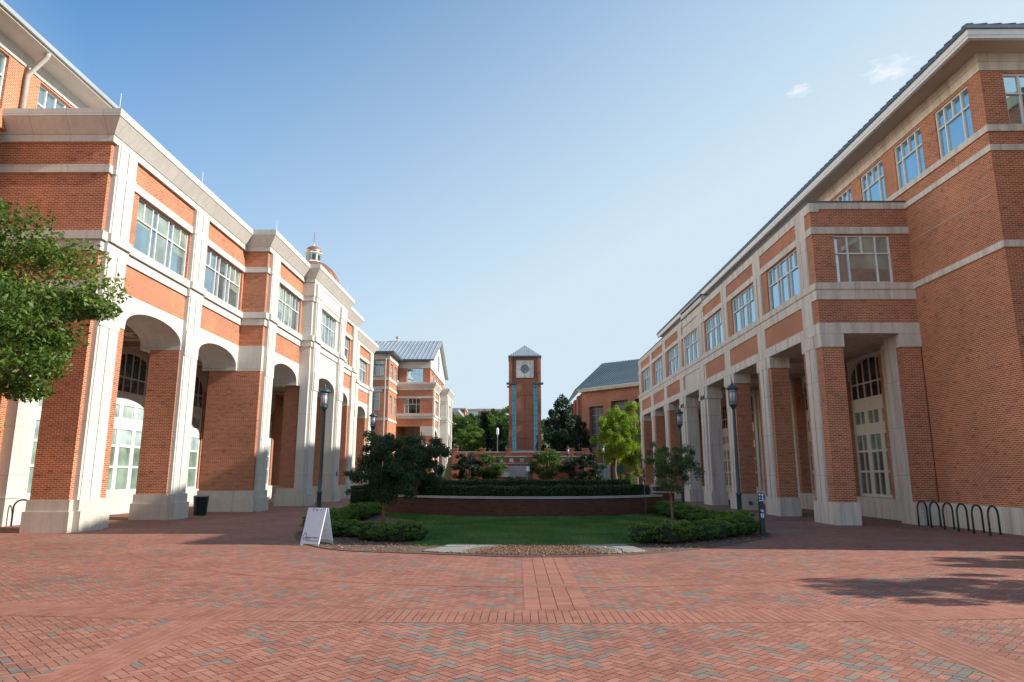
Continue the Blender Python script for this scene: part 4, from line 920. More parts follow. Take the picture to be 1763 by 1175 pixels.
tb = empty('rear_terrace_wall', (0, 88, 0), 'higher rear brick retaining wall with capped pillars in front of the clock tower', 'wall')
FW2 = FC(88)
b = MB(); b.fb(FW2, -8.4, 9.0, -.4, 0, -.05, 4.55); b.build('wall_body', M['brick_far'], tb)
b = MB(); b.fb(FW2, -8.4, 9.0, -.45, .06, 4.55, 4.68); b.build('coping', M['concrete'], tb)
b = MB()
for x in (-7.9, -4.4, -1.1, 3.9, 6.9, 8.7): b.fb(FW2, x - .32, x + .32, -.5, .2, -.05, 4.95); b.fb(FW2, x - .40, x + .40, -.55, .28, 4.95, 5.1)
b.build('wall_pillar', M['brick_far'], tb)

# hillside
def hill_h(x, y):
    s = lambda a, b_, t: np.clip((t - a) / (b_ - a), 0, 1) ** 2 * (3 - 2 * np.clip((t - a) / (b_ - a), 0, 1))
    base = 4.35 * s(88.3, 88.9, y) * (1 - s(9.0, 10.5, x) * (1 - s(112, 122, y))) * (1 - (1 - s(-9.6, -8.6, x)) * (1 - s(126, 134, y)))
    rise = 6.5 * s(132, 235, y) * (1 - .45 * s(0, 60, x))
    return base + rise + 14 * s(235, 420, y) - .03
xs = np.unique(np.concatenate([np.arange(-200, -20, 8), np.arange(-20, 24, .8), np.arange(24, 240, 8)])); ys = np.unique(np.concatenate([np.arange(88.3, 90, .3), np.arange(90, 140, 2), np.arange(140, 460, 8)]))
X, Y = np.meshgrid(xs, ys, indexing='ij'); Z = hill_h(X, Y); nx, ny = X.shape
idx = np.arange(nx * ny).reshape(nx, ny); Fq = np.stack([idx[:-1, :-1], idx[1:, :-1], idx[1:, 1:], idx[:-1, 1:]], -1).reshape(-1, 4)
o = link('hillside', fast_mesh('hillside', np.stack([X, Y, Z], -1).reshape(-1, 3), Fq), M['hillgrass']); tag(o, kind='structure')
for p in o.data.polygons: p.use_smooth = True

# far buildings on the hill
fb = empty('hilltop_white_building', (-18, 400, 20), 'long pale modern building with ribbon windows on the hilltop horizon', 'building')
b = MB(); b.box(-30, -6.0, 400, 425, 16, 38.4); b.box(-6, 4, 404, 425, 16, 39.0); b.box(-24, -14, 405, 415, 38.4, 40.2); b.build('wall', M['far_white'], fb)
b = MB(); b.box(-22, -6.6, 399.6, 400, 31.5, 37.2); ob = b.build('window_band', M['glass_blue'], fb)
b = MB()
for x in np.arange(-22, -6.5, 1.9): b.box(x - .12, x + .12, 399.4, 399.6, 31.5, 37.2)
b.box(-22, -6.6, 399.35, 399.6, 34.9, 35.2); b.build('window_bars', M['far_white'], ob)
b = MB(); b.box(-31, -5.6, 399, 426, 38.4, 39.1); b.build('roof', M['concrete'], fb)
fb2 = empty('hillside_hall', (-22, 190, 10), 'low cream hall with flat overhanging roof on the hillside left of the trees', 'building')
b = MB(); b.box(-28, -17.8, 185, 200, 6, 18.2); b.build('wall', M['stone_r'], fb2)
b = MB(); b.box(-29, -15.6, 182.6, 201, 18.2, 19.0); b.build('roof', M['metal_light'], fb2)
b = MB(); b.box(-19.4, -18.1, 184.8, 185, 11.5, 17.6); b.box(-17.8, -17.6, 186, 190, 12, 17); b.build('window', M['glass'], fb2)
fb3 = empty('hillside_brick_house', (-24, 260, 15), 'plain red brick block with a flat roof partly hidden by the hill trees', 'building')
b = MB(); b.box(-36, -19, 250, 262, 10, 25.0); b.box(-14.8, -9.8, 262, 272, 12, 25.4); b.build('wall', M['brick_far'], fb3); b = MB(); b.box(-36.3, -18.7, 249.7, 262.3, 25.0, 25.5); b.box(-15, -9.6, 261.8, 272.2, 25.4, 25.8); b.build('roof', M['concrete'], fb3)

# ------------------------------------------------------------ curved garden wall and pillar
WC = (0.5, 39.4)
def arc_wall(b, r0, r1, z0, z1, a0, a1, n=60):
    for k in range(n):
        t0 = a0 + (a1 - a0) * k / n; t1 = a0 + (a1 - a0) * (k + 1) / n
        P = lambda r, t, z: (WC[0] + r * math.cos(t), WC[1] + r * math.sin(t), z)
        b.hexa([P(r0, t0, z0), P(r1, t0, z0), P(r1, t1, z0), P(r0, t1, z0), P(r0, t0, z1), P(r1, t0, z1), P(r1, t1, z1), P(r0, t1, z1)])
gw = empty('curved_garden_wall', (WC[0], WC[1] - 8.2, 0), 'low curved dark brick garden wall with pale coping behind the lawn', 'wall')
a0, a1 = R(270 - 62), R(270 + 54)
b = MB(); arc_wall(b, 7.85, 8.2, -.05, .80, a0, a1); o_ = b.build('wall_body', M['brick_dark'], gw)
for p in o_.data.polygons: p.use_smooth = False
b = MB(); arc_wall(b, 7.78, 8.28, .80, .89, a0, a1); b.build('coping', M['concrete'], gw)
gp = empty('garden_wall_pillar', (7.75, 36.9, 0), 'square brick pillar with stone cap at the right end of the curved garden wall', 'pillar')
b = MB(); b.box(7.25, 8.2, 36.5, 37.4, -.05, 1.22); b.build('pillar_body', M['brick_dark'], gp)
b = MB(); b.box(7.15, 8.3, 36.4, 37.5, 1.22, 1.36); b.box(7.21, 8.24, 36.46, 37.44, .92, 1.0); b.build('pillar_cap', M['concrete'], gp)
# raised terraces behind it
b = MB(); arc_wall(b, 0.3, 7.8, .3, .72, a0, a1, 40); tag(b.build('terrace_ground', M['soil']), kind='structure')

# ------------------------------------------------------------ foliage
def leaf_quads(P, size, rg, up=0.35, aspect=.5, bias=None):
    n = len(P); a = rg.normal(size=(n, 3)); a[:, 2] += up; nrm = a / np.linalg.norm(a, axis=1, keepdims=True)
    t = rg.normal(size=(n, 3)); t -= nrm * (t * nrm).sum(1, keepdims=True); t /= np.linalg.norm(t, axis=1, keepdims=True); s_ = np.cross(nrm, t)
    l = size * rg.uniform(.65, 1.25, n)[:, None]; w = l * aspect
    V = np.zeros((n, 4, 3), np.float32); V[:, 0] = P - t * l * .5; V[:, 1] = P + s_ * w * .5 + nrm * l * .06; V[:, 2] = P + t * l * .5; V[:, 3] = P - s_ * w * .5 + nrm * l * .06
    return V.reshape(-1, 3), np.arange(4 * n).reshape(-1, 4)
def crown_points(n, rad, rg, clumps=60, cr=.22, shell=.5, shape='round', gap=0.0):
    c = []; rad = np.array(rad)
    while len(c) < clumps:
        v = rg.normal(size=3); v /= np.linalg.norm(v); r = shell + (1 - shell) * rg.random() ** .7; p = v * r
        if shape == 'cone':
            h = rg.random() ** 1.3; p = np.array([v[0] * (1 - h) * r, v[1] * (1 - h) * r, -1 + 2 * h])
        elif shape == 'oval':
            k = 1 - .35 * max(0, p[2]); p = p * np.array([k, k, 1])
        elif shape == 'vase' and p[2] < -.35: p[:2] *= .55
        c.append(p)
    c = np.array(c); k = rg.integers(0, clumps, n); sz = rg.uniform(.6, 1.35, clumps)[k]
    off = rg.normal(size=(n, 3)); off /= np.linalg.norm(off, axis=1, keepdims=True); off *= (rg.random(n) ** .45)[:, None] * (cr * sz)[:, None]; off[:, 2] *= .75
    return (c[k] + off) * rad, c * rad, k
def tree(name, label, cat, base, cz, rad, n, leaf, lm, trunk_r=.1, bark='bark', clumps=60, cr=.22, shell=.45, shape='round', seed=1, group=None, off=(0, 0), nb=14, extra=None, up=.35, aspect=.5):
    rg = np.random.default_rng(seed); root = empty(name, base, label, cat, group)
    P, C, k = crown_points(n, rad, rg, clumps, cr, shell, shape); ctr = np.array([off[0], off[1], cz])
    if extra is not None:
        for (ex, er, en) in extra:
            q = rg.normal(size=(en, 3)); q /= np.linalg.norm(q, axis=1, keepdims=True); q *= rg.random(en)[:, None] ** .5
            P = np.vstack([P, np.array(ex) + q * np.array(er)]); k = np.concatenate([k, rg.integers(0, clumps, en)])
    V, Fq = leaf_quads(P + ctr, leaf, rg, up, aspect); cv = rg.random(clumps)[k] * .55 + rg.random(len(k)) * .45
    link('crown', fast_mesh('crown', V, Fq, cv), M[lm], root)
    b = MB(); top = Vector((off[0], off[1], cz + rad[2] * .55)); bot = Vector((0, 0, -.05)); m = 7
    wob = [Vector((rg.normal() * .25, rg.normal() * .25, 0)) * trunk_r * (1 if 0 < i < m else 0) for i in range(m + 1)]
    pts = [bot.lerp(top, i / m) + wob[i] for i in range(m + 1)]; b.tube(pts, [trunk_r * (1.25 if i == 0 else 1) * (1 - .8 * i / m) for i in range(m + 1)], 10)
    for i in rg.choice(len(C), min(nb, len(C)), replace=False):
        e = Vector(C[i] + ctr); t = min(.9, max(.25, (e.z - 0) / top.z * .72)); s_ = bot.lerp(top, t); mid = s_.lerp(e, .5) + Vector((0, 0, -.06 * (e - s_).length))
        r0 = trunk_r * (1 - .8 * t) * .6; b.tube([s_, mid, e], [r0, r0 * .6, r0 * .2], 6)
    if extra is not None:
        for (ex, er, en) in extra:
            e = Vector(ex) + Vector(ctr); s_ = bot.lerp(top, .5); b.tube([s_, s_.lerp(e, .5), e], [trunk_r * .35, trunk_r * .2, trunk_r * .08], 6)
    b.build('trunk', M[bark], root, smooth=True, local=True)
    return root

# big tree at the left edge
tree('large_shade_tree', 'large leafy green tree reaching into the picture at the left edge', 'tree', (-16.9, 17.6, 0), 6.15, (4.9, 4.6, 3.4), 60000, .17, 'leaf_near', .22, 'bark', 95, .20, .35, seed=11,
     off=(0.6, 0), nb=40, extra=[((4.95, 0.3, .1), (.6, .5, .30), 620), ((4.3, .2, .2), (.7, .7, .42), 800), ((4.1, -.2, -1.5), (.55, .6, .4), 450), ((3.9, .2, -.8), (.6, .6, .4), 500)], aspect=.42)
# trees standing in the garden beds
tree('garden_tree', 'dark leafy young tree in the left bed behind the low hedge', 'tree', (-5.15, 27.0, 0), 2.15, (1.36, 1.3, 1.5), 36000, .088, 'leaf_oak', .06, 'bark_red', 95, .22, .25, seed=21, nb=12, off=(.1, 0), extra=[((-1.5, 0, -.25), (.25, .3, .12), 160), ((-1.35, 0, -.95), (.28, .3, .14), 200)])
tree('garden_tree', 'dark leafy young tree nearer the curved wall, right of the larger one', 'tree', (-5.0, 33.6, 0), 2.4, (1.38, 1.3, 1.5), 24000, .098, 'leaf_oak', .06, 'bark_red', 75, .23, .3, seed=22, nb=10, off=(.35, 0))
tree('garden_tree', 'slender sparse young tree in the right bed behind the shrubs', 'tree', (5.95, 27.0, 0), 2.3, (1.0, 1.0, 1.05), 9500, .075, 'leaf_elm', .05, 'bark_red', 55, .22, .35, seed=23, nb=20, off=(.05, 0), extra=[((1.05, 0, -.35), (.25, .25, .35), 350)])
tree('garden_tree', 'thin nearly bare young tree next to the curved wall on the right', 'tree', (6.1, 33.4, 0), 2.2, (.42, .42, .75), 420, .07, 'leaf_elm', .04, 'bark', 26, .2, .3, seed=24, nb=22)
# trees beyond the right edge, whose shadows fall on the paving
tree('shade_tree', 'leafy tree standing beyond the right edge of the forecourt, nearer one', 'tree', (18.9, 11.2, 0), 5.2, (3.7, 1.9, 1.6), 11000, .2, 'leaf_near', .18, clumps=70, cr=.2, seed=31, nb=16)
tree('shade_tree', 'leafy tree standing beyond the right edge of the forecourt, farther one', 'tree', (24.0, 14.6, 0), 6.4, (3.2, 1.3, 1.4), 6000, .2, 'leaf_near', .18, clumps=50, cr=.2, seed=32, nb=16)
# middle distance
md = [('ornamental_tree', 'dark rounded holly tree left of the terrace wall', (-5.2, 75.0, 0), 2.3, (1.75, 1.5, 2.05), 18000, .14, 'leaf_dark', 'round'),
      ('ornamental_tree', 'spreading magnolia tree left of the pale inset panel', (-2.9, 75.5, 0), 2.6, (2.0, 1.5, 1.55), 16000, .16, 'leaf_mid', 'vase'),
      ('ornamental_tree', 'spreading light green tree right of the pale inset panel', (3.4, 75.5, 0), 2.7, (2.2, 1.5, 1.65), 16000, .15, 'leaf_mid', 'vase'),
      ('ornamental_tree', 'dark rounded bushy tree below the sports hall', (7.3, 75, 0), 2.4, (2.2, 1.5, 1.65), 16000, .15, 'leaf_dark', 'round'),
      ('lime_tree', 'tall bright yellow green tree in front of the sports hall, left of the pair', (11.6, 82, 0), 6.0, (2.7, 2.5, 4.1), 26000, .2, 'leaf_lime', 'oval'),
      ('lime_tree', 'tall bright yellow green tree tucked against the colonnade end, right of the pair', (14.4, 84, 0), 6.1, (2.4, 2.4, 4.3), 20000, .2, 'leaf_lime', 'oval'),
      ('conifer', 'dark pointed evergreen tree right of the clock tower', (7.0, 109, 0.0), 7.8, (3.5, 3.2, 6.6), 26000, .34, 'leaf_dark', 'oval'),
      ('conifer', 'broad dark evergreen tree in the shade left of the sports hall corner', (10.2, 115, 0.0), 5.6, (2.8, 2.6, 5.4), 14000, .34, 'leaf_dark', 'oval')]
for i, (nm, lb_, ps, cz, rad, n, lf, lm, sh) in enumerate(md):
    tree(nm, lb_, 'tree', ps, cz, rad, n, lf, lm, .12 if ps[1] < 80 else .25, clumps=70, cr=.2 if sh != 'vase' else .26, shell=.45, shape=sh, seed=40 + i, nb=7)
# hillside trees: a few masters, then copies
hk = [('leaf_bright', 'bright green round tree', 'round', (4.2, 4.0, 4.4)), ('leaf_mid', 'mid green full tree', 'oval', (4.6, 4.2, 5.4)), ('leaf_dark', 'dark evergreen tree', 'cone', (3.6, 3.6, 6.0)), ('leaf_olive', 'pale olive spring tree', 'round', (4.8, 4.6, 5.0))]
hs = [(-11.4, 140, 1, .85, 'leftmost, beside the far arcade'), (-8.6, 128, 0, .62, 'low, left end of terrace wall'), (-6.4, 133, 2, .78, 'in the middle of the group above the terrace wall'), (-3.6, 140, 2, .62, 'small, just left of the tower lamp'),
      (-9.5, 160, 1, .9, 'in the second row on the left'), (-5.2, 162, 0, .95, 'in the second row beside the tower'), (-1.6, 158, 1, .85, 'beside the tower'), (-14.5, 175, 0, .95, 'third row, far left'),
      (-12.8, 205, 3, 1.15, 'high up at the left of the hill'), (-8.2, 212, 3, 1.2, 'on the crest in the middle'), (-17.5, 214, 3, 1.0, 'on the crest above the cream hall'), (-4.4, 225, 2, 1.25, 'on the crest, dark, right of centre'), (0.2, 228, 2, 1.2, 'dark, directly left of the tower on the crest'),
      (-6.2, 185, 1, 1.0, 'half way up the slope'), (-1.0, 192, 1, 1.05, 'half way up next to the tower'), (8, 235, 1, 1.2, 'behind the tower on the right'), (14, 225, 2, 1.2, 'behind the dark conifers'), (-26, 150, 1, 1.0, 'behind the far arcade gable'), (-34, 170, 0, 1.1, 'behind the far arcade building, farther left'),
      (-23, 132, 0, .9, 'seen through the far arcade'), (-1.4, 148, 3, .45, 'low yellowish, at the foot of the tower')]
proto = {}
for (x, y, t, sc, where) in hs:
    if y > 200: sc *= .74
    lm, ds, sh, rad = hk[t]; z = float(hill_h(np.array([x]), np.array([y]))[0]); lbl = '%s on the hillside, %s' % (ds, where)
    if t not in proto:
        r_ = tree('hillside_tree', lbl, 'tree', (x, y, z), 6.2, rad, 9000, .46, lm, .28, clumps=75, cr=.2, shell=.5, shape=sh, seed=60 + t, nb=8, group='trees on the hillside'); r_.scale = (sc,) * 3; proto[t] = r_
    else:
        r_ = copy_tree(proto[t]); r_.location = (x, y, z); r_.scale = (sc, sc, sc * random.uniform(.9, 1.1)); r_.rotation_euler.z = random.uniform(0, 6.28); r_['label'] = lbl
# trees seen through the left arcade and behind it
for i, (x, y) in enumerate(((-24, 82), (-31, 78))):
    r_ = copy_tree(proto[0]); r_.location = (x, y, 0); r_.scale = (.8, .8, .75); r_['label'] = 'bright green tree in the gap behind the left arcade, %s' % ('nearer the court' if i == 0 else 'farther from the court'); r_['group'] = 'trees behind the arcade'

# boxwood shrubs
def shrub_mesh(seed, n=5200):
    rg = np.random.default_rng(seed); P, C, k = crown_points(n, (.52, .52, .36), rg, 44, .26, .55); P = P[P[:, 2] > -.36]; k = k[:len(P)]
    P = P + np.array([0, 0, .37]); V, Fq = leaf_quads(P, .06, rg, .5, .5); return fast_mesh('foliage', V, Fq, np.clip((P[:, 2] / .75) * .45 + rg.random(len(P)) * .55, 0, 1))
sm = [shrub_mesh(s) for s in (1, 2, 3)]
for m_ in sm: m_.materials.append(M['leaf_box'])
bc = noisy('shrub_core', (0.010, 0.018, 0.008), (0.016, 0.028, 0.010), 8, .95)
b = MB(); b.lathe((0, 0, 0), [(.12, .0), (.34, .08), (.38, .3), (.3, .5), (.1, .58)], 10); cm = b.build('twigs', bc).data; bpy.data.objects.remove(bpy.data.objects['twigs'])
def shrub(x, y, s, label, group, k):
    r_ = bpy.data.objects.new('boxwood_shrub', None); col.objects.link(r_); r_.location = (x, y, .02); r_.scale = (s, s, s * random.uniform(.76, .92)); r_.rotation_euler.z = random.uniform(0, 6.28)
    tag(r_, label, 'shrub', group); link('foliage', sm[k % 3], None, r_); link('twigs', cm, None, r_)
random.seed(8)
def row(pts, s, label, group):
    for i, (x, y) in enumerate(pts): shrub(x + random.uniform(-.06, .06), y + random.uniform(-.08, .08), s * random.uniform(.92, 1.1), label, group, i)
def seg(a, b_, n): return [(a[0] + (b_[0] - a[0]) * i / (n - 1), a[1] + (b_[1] - a[1]) * i / (n - 1)) for i in range(n)]
row(seg((-6.55, 23.0), (-6.75, 33.5), 14), 1.0, 'rounded green boxwood in the long hedge row beside the left walk', 'boxwoods in the left hedge row')
row([(-6.2, 22.0), (-5.6, 21.6), (-5.0, 21.5)], .85, 'low dark boxwood right behind the folding sign', 'boxwoods behind the folding sign')
row([(-4.35, 20.5), (-3.8, 20.2), (-3.3, 20.1), (-2.85, 20.3), (-3.9, 20.8)], .82, 'boxwood in the front cluster right of the folding sign', 'boxwoods in the left front cluster')
row(seg((7.3, 23.2), (6.9, 33.2), 13), .98, 'rounded bright green boxwood in the long row beside the right lamp post', 'boxwoods in the right hedge row')
row([(3.45, 19.6), (4.1, 19.5), (4.7, 20.0), (5.3, 20.4), (5.85, 20.9), (6.4, 21.5), (6.95, 22.0), (7.2, 22.5), (3.85, 20.2)], .93, 'boxwood in the front row left of the dark info post', 'boxwoods in the right front row')

# clipped hedges on the terraces
def hedge(name, label, f, n, r0, r1, z0, z1, core_pts, lf=.07, seed=5):
    rg = np.random.default_rng(seed); root = empty(name, core_pts, label, 'hedge'); off = np.array(core_pts)
    P = f(rg, n); V, Fq = leaf_quads(P - off, lf, rg, .5, .6); link('foliage', fast_mesh('foliage', V, Fq, rg.random(len(P))), M['leaf_hedge'], root); return root
def hedge_arc(rg, n):
    t = rg.uniform(a0, a1, n); face = rg.random(n); r = np.where(face < .45, 7.62 + rg.normal(0, .03, n), rg.uniform(6.5, 7.6, n)); z = np.where(face < .45, rg.uniform(.6, 1.3, n), 1.3 + rg.normal(0, .025, n)) + .03 * np.sin(t * 23)
    return np.stack([WC[0] + r * np.cos(t), WC[1] + r * np.sin(t), z], 1)
h1 = hedge('clipped_hedge', 'long clipped dark green hedge directly above the curved garden wall', hedge_arc, 26000, 0, 0, 0, 0, (WC[0], WC[1] - 7.5, 0), .085)
b = MB(); arc_wall(b, 6.55, 7.56, .3, 1.25, a0, a1, 40); b.build('inner_branches', bc, h1)
def hedge_box(x0, x1, y0, y1, z0, z1):
    def f(rg, n):
        face = rg.random(n); x = rg.uniform(x0, x1, n); y = np.where(face < .5, y0 + rg.normal(0, .03, n), rg.uniform(y0, y1, n)); z = np.where(face < .5, rg.uniform(z0, z1, n), z1 + rg.normal(0, .03, n)) + .03 * np.sin(x * 2.1)
        return np.stack([x, y, z], 1)
    return f
h2 = hedge('clipped_hedge', 'farther clipped hedge of the upper terrace, behind the first one', hedge_box(-9.2, 7.2, 44, 45.2, .2, 1.46), 22000, 0, 0, 0, 0, (0, 44.5, 0), .09, 6)
b = MB(); b.box(-9.15, 7.15, 44.06, 45.15, .0, 1.40); b.build('inner_branches', bc, h2)
h3 = hedge('clipped_hedge', 'short low hedge at the left end of the curved garden wall', hedge_box(-9.0, -5.2, 37.5, 38.6, .1, 1.2), 7000, 0, 0, 0, 0, (-7, 38, 0), .085, 7)
b = MB(); b.box(-8.95, -5.25, 37.56, 38.55, .0, 1.15); b.build('inner_branches', bc, h3)
# soft shrubs and ornamental grass at the end of the walk
def soft_bush(name, label, cat, loc, rad, n, lf, lm, seed, up=.3, aspect=.5):
    rg = np.random.default_rng(seed); P, C, k = crown_points(n, rad, rg, 40, .25, .4); P[:, 2] = np.abs(P[:, 2]); V, Fq = leaf_quads(P, lf, rg, up, aspect)
    o_ = link(name, fast_mesh(name, V, Fq, rg.random(len(P))), M[lm], None, loc); return tag(o_, label, cat)
soft_bush('round_bush', 'pale green rounded bush at the foot of the lime trees', 'bush', (11.6, 74, 0), (1.3, 1, 2.0), 5000, .12, 'leaf_bright', 71)
soft_bush('round_bush', 'small yellow green bush below the dark conifer shade', 'bush', (9.6, 74, 0), (.9, .8, 1.6), 2500, .12, 'leaf_mid', 72)
soft_bush('grass_clump', 'low bright grass clump left of the pale wall panel', 'ornamental grass', (-2.1, 70, 0), (1.2, .6, 1.5), 3000, .12, 'leaf_bright', 73)
soft_bush('round_bush', 'low dark shrub mass at the foot of the front terrace wall', 'bush', (-.3, 74, 0), (2.6, .6, 1.55), 5000, .12, 'leaf_dark', 74)
soft_bush('round_bush', 'low dark shrub mass right of the blue light post', 'bush', (4.6, 72, 0), (3.0, .6, 1.6), 5000, .12, 'leaf_mid', 75)

# ------------------------------------------------------------ lamp posts
def lamp_master():
    root = empty('lamp_post', (0, 0, 0), 'x', 'lamp post', 'lamp posts along the court')
    b = MB(); b.lathe((0, 0, 0), [(.16, 0), (.16, .08), (.12, .14), (.105, .3), (.10, 1.0), (.125, 1.03), (.125, 1.1), (.085, 1.14), (.078, 2.2), (.062, 4.6), (.06, 4.72), (.09, 4.78), (.17, 4.9), (.19, 4.95)], 16); b.build('pole', M['lamp_paint'], root, smooth=True)
    b = MB(); b.lathe((0, 0, 0), [(.155, 4.955), (.165, 5.62)], 16); b.build('lamp_glass', M['frost'], root, smooth=True)
    b = MB()
    for k in range(8):
        a = 2 * math.pi * (k + .5) / 8; b.tube([(.175 * math.cos(a), .175 * math.sin(a), 4.93), (.19 * math.cos(a), .19 * math.sin(a), 5.64)], .012, 5)
    for z in (5.06, 5.5):
        b.tube([((.182) * math.cos(2 * math.pi * k / 16), .182 * math.sin(2 * math.pi * k / 16), z) for k in range(17)], .011, 5)
    b.build('cage', M['lamp_paint'], root)
    b = MB(); b.lathe((0, 0, 0), [(.20, 5.60), (.27, 5.62), (.27, 5.67), (.16, 5.78), (.07, 5.83), (.05, 5.87), (.03, 5.9), (.035, 5.95), (.012, 5.99), (.006, 6.1)], 16); b.build('lantern_cap', M['lamp_paint'], root, smooth=True)
    return root
lm_ = lamp_master()
lamps = [((-8.95, 31.6, 0), 1.0, 'blue grey lamp post behind the white folding sign'), ((-9.75, 46.4, 0), 1.02, 'lamp post behind the left bed trees'), ((9.46, 29.9, 0), .985, 'nearest lamp post on the right, rising from the boxwood hedge'),
         ((9.75, 41.2, 0), .97, 'lamp post behind the slender right bed tree'), ((-10.6, 97, 0), 1.0, 'far lamp post in front of the distant arcade'), ((9.7, 78, 0), .86, 'far lamp post in front of the lime trees'),
         ((11.4, 110, .0), 1.0, 'far lamp post in front of the pale concrete ramp'), ((5.6, 76, 0), .82, 'lamp post before the right part of the terrace wall'), ((-9.8, 74, 0), .9, 'lamp post at the left end of the terrace walls')]
for i, (p, s, lb_) in enumerate(lamps):
    r_ = lm_ if i == 0 else copy_tree(lm_); r_.location = p; r_.scale = (s,) * 3; r_['label'] = lb_
for (x, y, lb_) in ((-3.1, 110, 'pale slim lamp on the upper ground left of the tower'), (4.9, 116, 'pale slim lamp on the upper ground right of the tower')):
    root = empty('slim_lamp', (x, y, 4.3), lb_, 'lamp post'); b = MB(); b.lathe((x, y, 4.3), [(.09, 0), (.06, 3.6), (.06, 3.7)], 8); b.build('pole', M['concrete'], root); b = MB(); b.lathe((x, y, 4.3), [(.12, 3.7), (.2, 3.8), (.2, 4.5), (.26, 4.55), (.04, 4.85)], 10); b.build('lamp_head', M['sign_white'], root)

# blue light post below the terrace wall
ep = empty('emergency_post', (.95, 60, 0), 'slim teal post with white top light below the pale wall panel', 'post')
b = MB(); b.lathe((.95, 60, 0), [(.1, 0), (.1, .9), (.09, 2.1)], 12); b.build('post_body', M['glass_teal'], ep); b = MB(); b.lathe((.95, 60, 0), [(.13, 2.1), (.15, 2.2), (.13, 2.48), (.05, 2.55)], 12); b.build('top_light', M['sign_white'], ep); b = MB(); b.lathe((.95, 60, 0), [(.125, .7), (.125, 1.35)], 12); b.build('call_box', M['blue_sign'], ep)
gs = empty('green_sign', (10.4, 70, 0), 'small dark green directional sign on a post under the lime trees', 'sign')
b = MB(); b.lathe((10.4, 70, 0), [(.06, 0), (.06, 2.9)], 8); b.build('sign_post', M['rack_paint'], gs); b = MB(); b.box(10.05, 10.7, 69.9, 69.96, 2.0, 2.7); b.build('sign_panel', M['rack_green'], gs)

# ------------------------------------------------------------ bicycle racks
def hoop(loc, label, group, m='rack_paint', h=.88, w=.52, ang=0.0):
    root = None; b = MB(); r = w / 2; pts = [(-r, 0, -.03), (-r, 0, .3), (-r, 0, h - r)] + [(-r * math.cos(t), 0, h - r + r * math.sin(t)) for t in np.linspace(.15, math.pi - .15, 14)] + [(r, 0, h - r), (r, 0, .3), (r, 0, -.03)]
    c_, s_ = math.cos(ang), math.sin(ang); pts = [(x * c_, x * s_, z) for x, y, z in pts]; b.tube(pts, .032, 10)
    o_ = b.build('bicycle_rack', M[m], smooth=True); o_.location = loc; tag(o_, label, 'bike rack', group); return o_
words = ['innermost green black bike hoop, closest to the colonnade pier', 'second bike hoop from the colonnade pier', 'third bike hoop from the colonnade pier', 'fourth bike hoop from the pier, third from the outer end', 'fifth bike hoop, last but one at the outer end', 'outermost bike hoop, nearest the picture edge']
for k in range(6): hoop((15.05 - .02 * k, 26.2 - .80 * k, 0), words[k], 'bike hoops by the tall brick wall', ang=R(28), w=.56, h=.9)
hoop((-18.35, 25.9, 0), 'dark bike hoop seen left of the corner pier, in front of the white window', 'bike hoops in the left arcade', ang=R(20), w=.55, h=.95)
hoop((-17.3, 28.2, 0), 'dark bike hoop peeking out right of the corner pier', 'bike hoops in the left arcade', ang=R(20), w=.55, h=.95)
hoop((-16.6, 33.9, 0), 'bright green bike hoop beside the ribbed bin', 'bike hoops in the left arcade', 'rack_green', ang=R(60), w=.45, h=.85)
# litter bin
lb = empty('litter_bin', (-14.75, 32.6, 0), 'dark ribbed litter bin with pale lid beside the second arch pier', 'bin')
b = MB(); n = 26
for k in range(n):
    a = 2 * math.pi * k / n; b.tube([(-14.75 + .26 * math.cos(a), 32.6 + .26 * math.sin(a), .03), (-14.75 + .29 * math.cos(a), 32.6 + .29 * math.sin(a), .5), (-14.75 + .32 * math.cos(a), 32.6 + .32 * math.sin(a), .86)], .022, 5)
b.lathe((-14.75, 32.6, 0), [(.24, .02), (.27, .84)], 20); b.build('bin_body', M['rack_paint'], lb); b = MB(); b.lathe((-14.75, 32.6, 0), [(.33, .85), (.34, .9), (.2, .92)], 24); b.build('lid', M['concrete'], lb)

# ------------------------------------------------------------ folding sign
af = empty('folding_sign', (-5.45, 19.25, 0), 'white plastic folding sign with a dark house outline, beside the left bed', 'sign'); af.rotation_euler.z = R(-24)
W_, Hh, sp_ = .62, .98, .27
def panel(sy):
    b = MB(); n_ = Vector((0, sy, 0))
    def P(x, t, d=0.0): return Vector((x, sy * (sp_ * (1 - t) + .02) + sy * d, Hh * t))
    def slab(xa, xb, ta, tb, d0=0, d1=.03): b.hexa([P(xa, ta, d0), P(xb, ta, d0), P(xb, ta, d1), P(xa, ta, d1), P(xa, tb, d0), P(xb, tb, d0), P(xb, tb, d1), P(xa, tb, d1)])
    slab(-W_ / 2, W_ / 2, .05, .91); slab(-W_ / 2, -W_ / 2 + .07, 0, .05); slab(W_ / 2 - .07, W_ / 2, 0, .05)
    slab(-W_ / 2, -W_ / 2 + .15, .91, 1.0); slab(W_ / 2 - .15, W_ / 2, .91, 1.0); slab(-.09, -.05, .91, 1.0); slab(.05, .09, .91, 1.0); slab(-.05, .05, .97, 1.0)
    return b, P
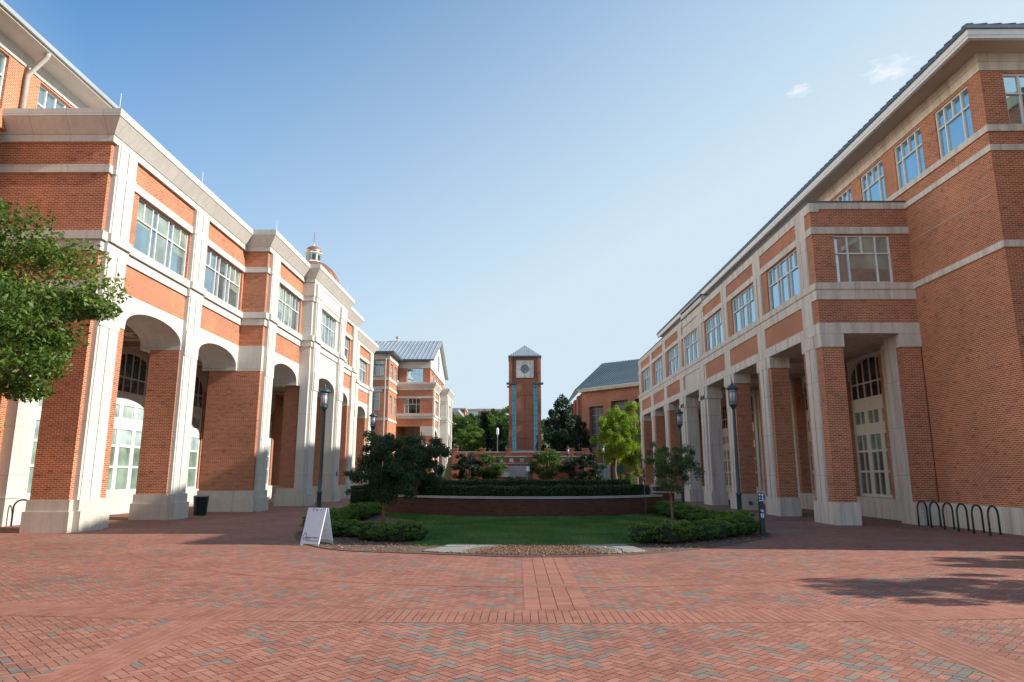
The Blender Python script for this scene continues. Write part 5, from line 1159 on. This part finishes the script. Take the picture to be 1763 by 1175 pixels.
for sy in (-1, 1):
    b, P = panel(sy); me = bpy.data.meshes.new('p'); me.from_pydata([tuple(v) for v in b.v], [], b.f); pn = link('sign_panel', me, M['sign_white'], af)
    if sy == -1:
        q = MB()
        def line(a, c_, wd):
            a = Vector(a); c_ = Vector(c_); d_ = (c_ - a).normalized(); s_ = Vector((-d_.y, d_.x)) * wd
            q.poly([P(x, t, .0305) for x, t in ((a + s_), (a - s_), (c_ - s_), (c_ + s_))], Vector((0, sy, .0)) * .003)
        pts_ = [(-.285, .245), (-.20, .345), (-.135, .24), (-.135, .135), (.27, .135)]
        for a, c_ in zip(pts_, pts_[1:]): line(a, c_, .007)
        for k in range(10):
            t0, t1 = math.pi * (1 + k / 10), math.pi * (1 + (k + 1) / 10); line((-.205 + .05 * math.cos(t0), .205 + .045 * math.sin(t0)), (-.205 + .05 * math.cos(t1), .205 + .045 * math.sin(t1)), .005)
        for dx in (-.03, 0, .03): line((-.205 + dx, .19), (-.205 + dx, .222), .007)
        me = bpy.data.meshes.new('logo'); me.from_pydata([tuple(v) for v in q.v], [], q.f); link('house_logo', me, M['sign_ink'], pn)
        for txt, t, sz in (('Housing & Residence', .205, .043), ('student life', .168, .022)):
            cu = bpy.data.curves.new('lettering', 'FONT'); cu.body = txt; cu.size = sz; cu.extrude = .001; cu.offset = .0022; cu.materials.append(M['sign_ink']); o_ = bpy.data.objects.new('lettering', cu); col.objects.link(o_); o_.parent = pn
            lp = P(-.12, t, .033); dg = bpy.context.evaluated_depsgraph_get(); me = bpy.data.meshes.new_from_object(o_.evaluated_get(dg)); bpy.data.objects.remove(o_)
            o_ = link('lettering', me, None, pn); o_.location = lp; o_.rotation_euler = (R(90) - math.atan(sp_ / Hh), 0, 0)
    else:
        q = MB()
        for t in (.12, .42, .55, .85): q.hexa([P(-W_ / 2 + .03, t, -.03), P(W_ / 2 - .03, t, -.03), P(W_ / 2 - .03, t, 0), P(-W_ / 2 + .03, t, 0), P(-W_ / 2 + .03, t + .03, -.03), P(W_ / 2 - .03, t + .03, -.03), P(W_ / 2 - .03, t + .03, 0), P(-W_ / 2 + .03, t + .03, 0)])
        me = bpy.data.meshes.new('ribs'); me.from_pydata([tuple(v) for v in q.v], [], q.f); link('panel_ribs', me, M['sign_white'], pn)
# info post with blue symbols
ip = empty('info_post', (7.55, 21.75, 0), 'thin dark post with blue and white symbol plates, end of the right boxwood row', 'sign post')
b = MB(); b.box(7.48, 7.62, 21.70, 21.80, 0, 1.3); b.build('post', M['rack_paint'], ip, bevel=.01)
b = MB(); b.box(7.445, 7.655, 21.68, 21.70, 1.06, 1.31); b.box(7.485, 7.615, 21.685, 21.70, .55, .84); pl_ = b.build('blue_plate', M['blue_sign'], ip)
b = MB()
for (x, z, w, h) in ((7.47, 1.24, .03, .05), (7.51, 1.25, .02, .02), (7.56, 1.22, .03, .06), (7.60, 1.26, .025, .025), (7.48, 1.15, .03, .04), (7.56, 1.13, .05, .03), (7.575, 1.17, .02, .04), (7.465, 1.075, .17, .022), (7.505, .76, .02, .06), (7.55, .74, .03, .07), (7.50, .58, .03, .12), (7.56, .57, .025, .13)): b.box(x, x + w, 21.674, 21.68, z, z + h)
b.build('white_symbols', M['sign_white'], pl_)
print('objects', len(bpy.data.objects))
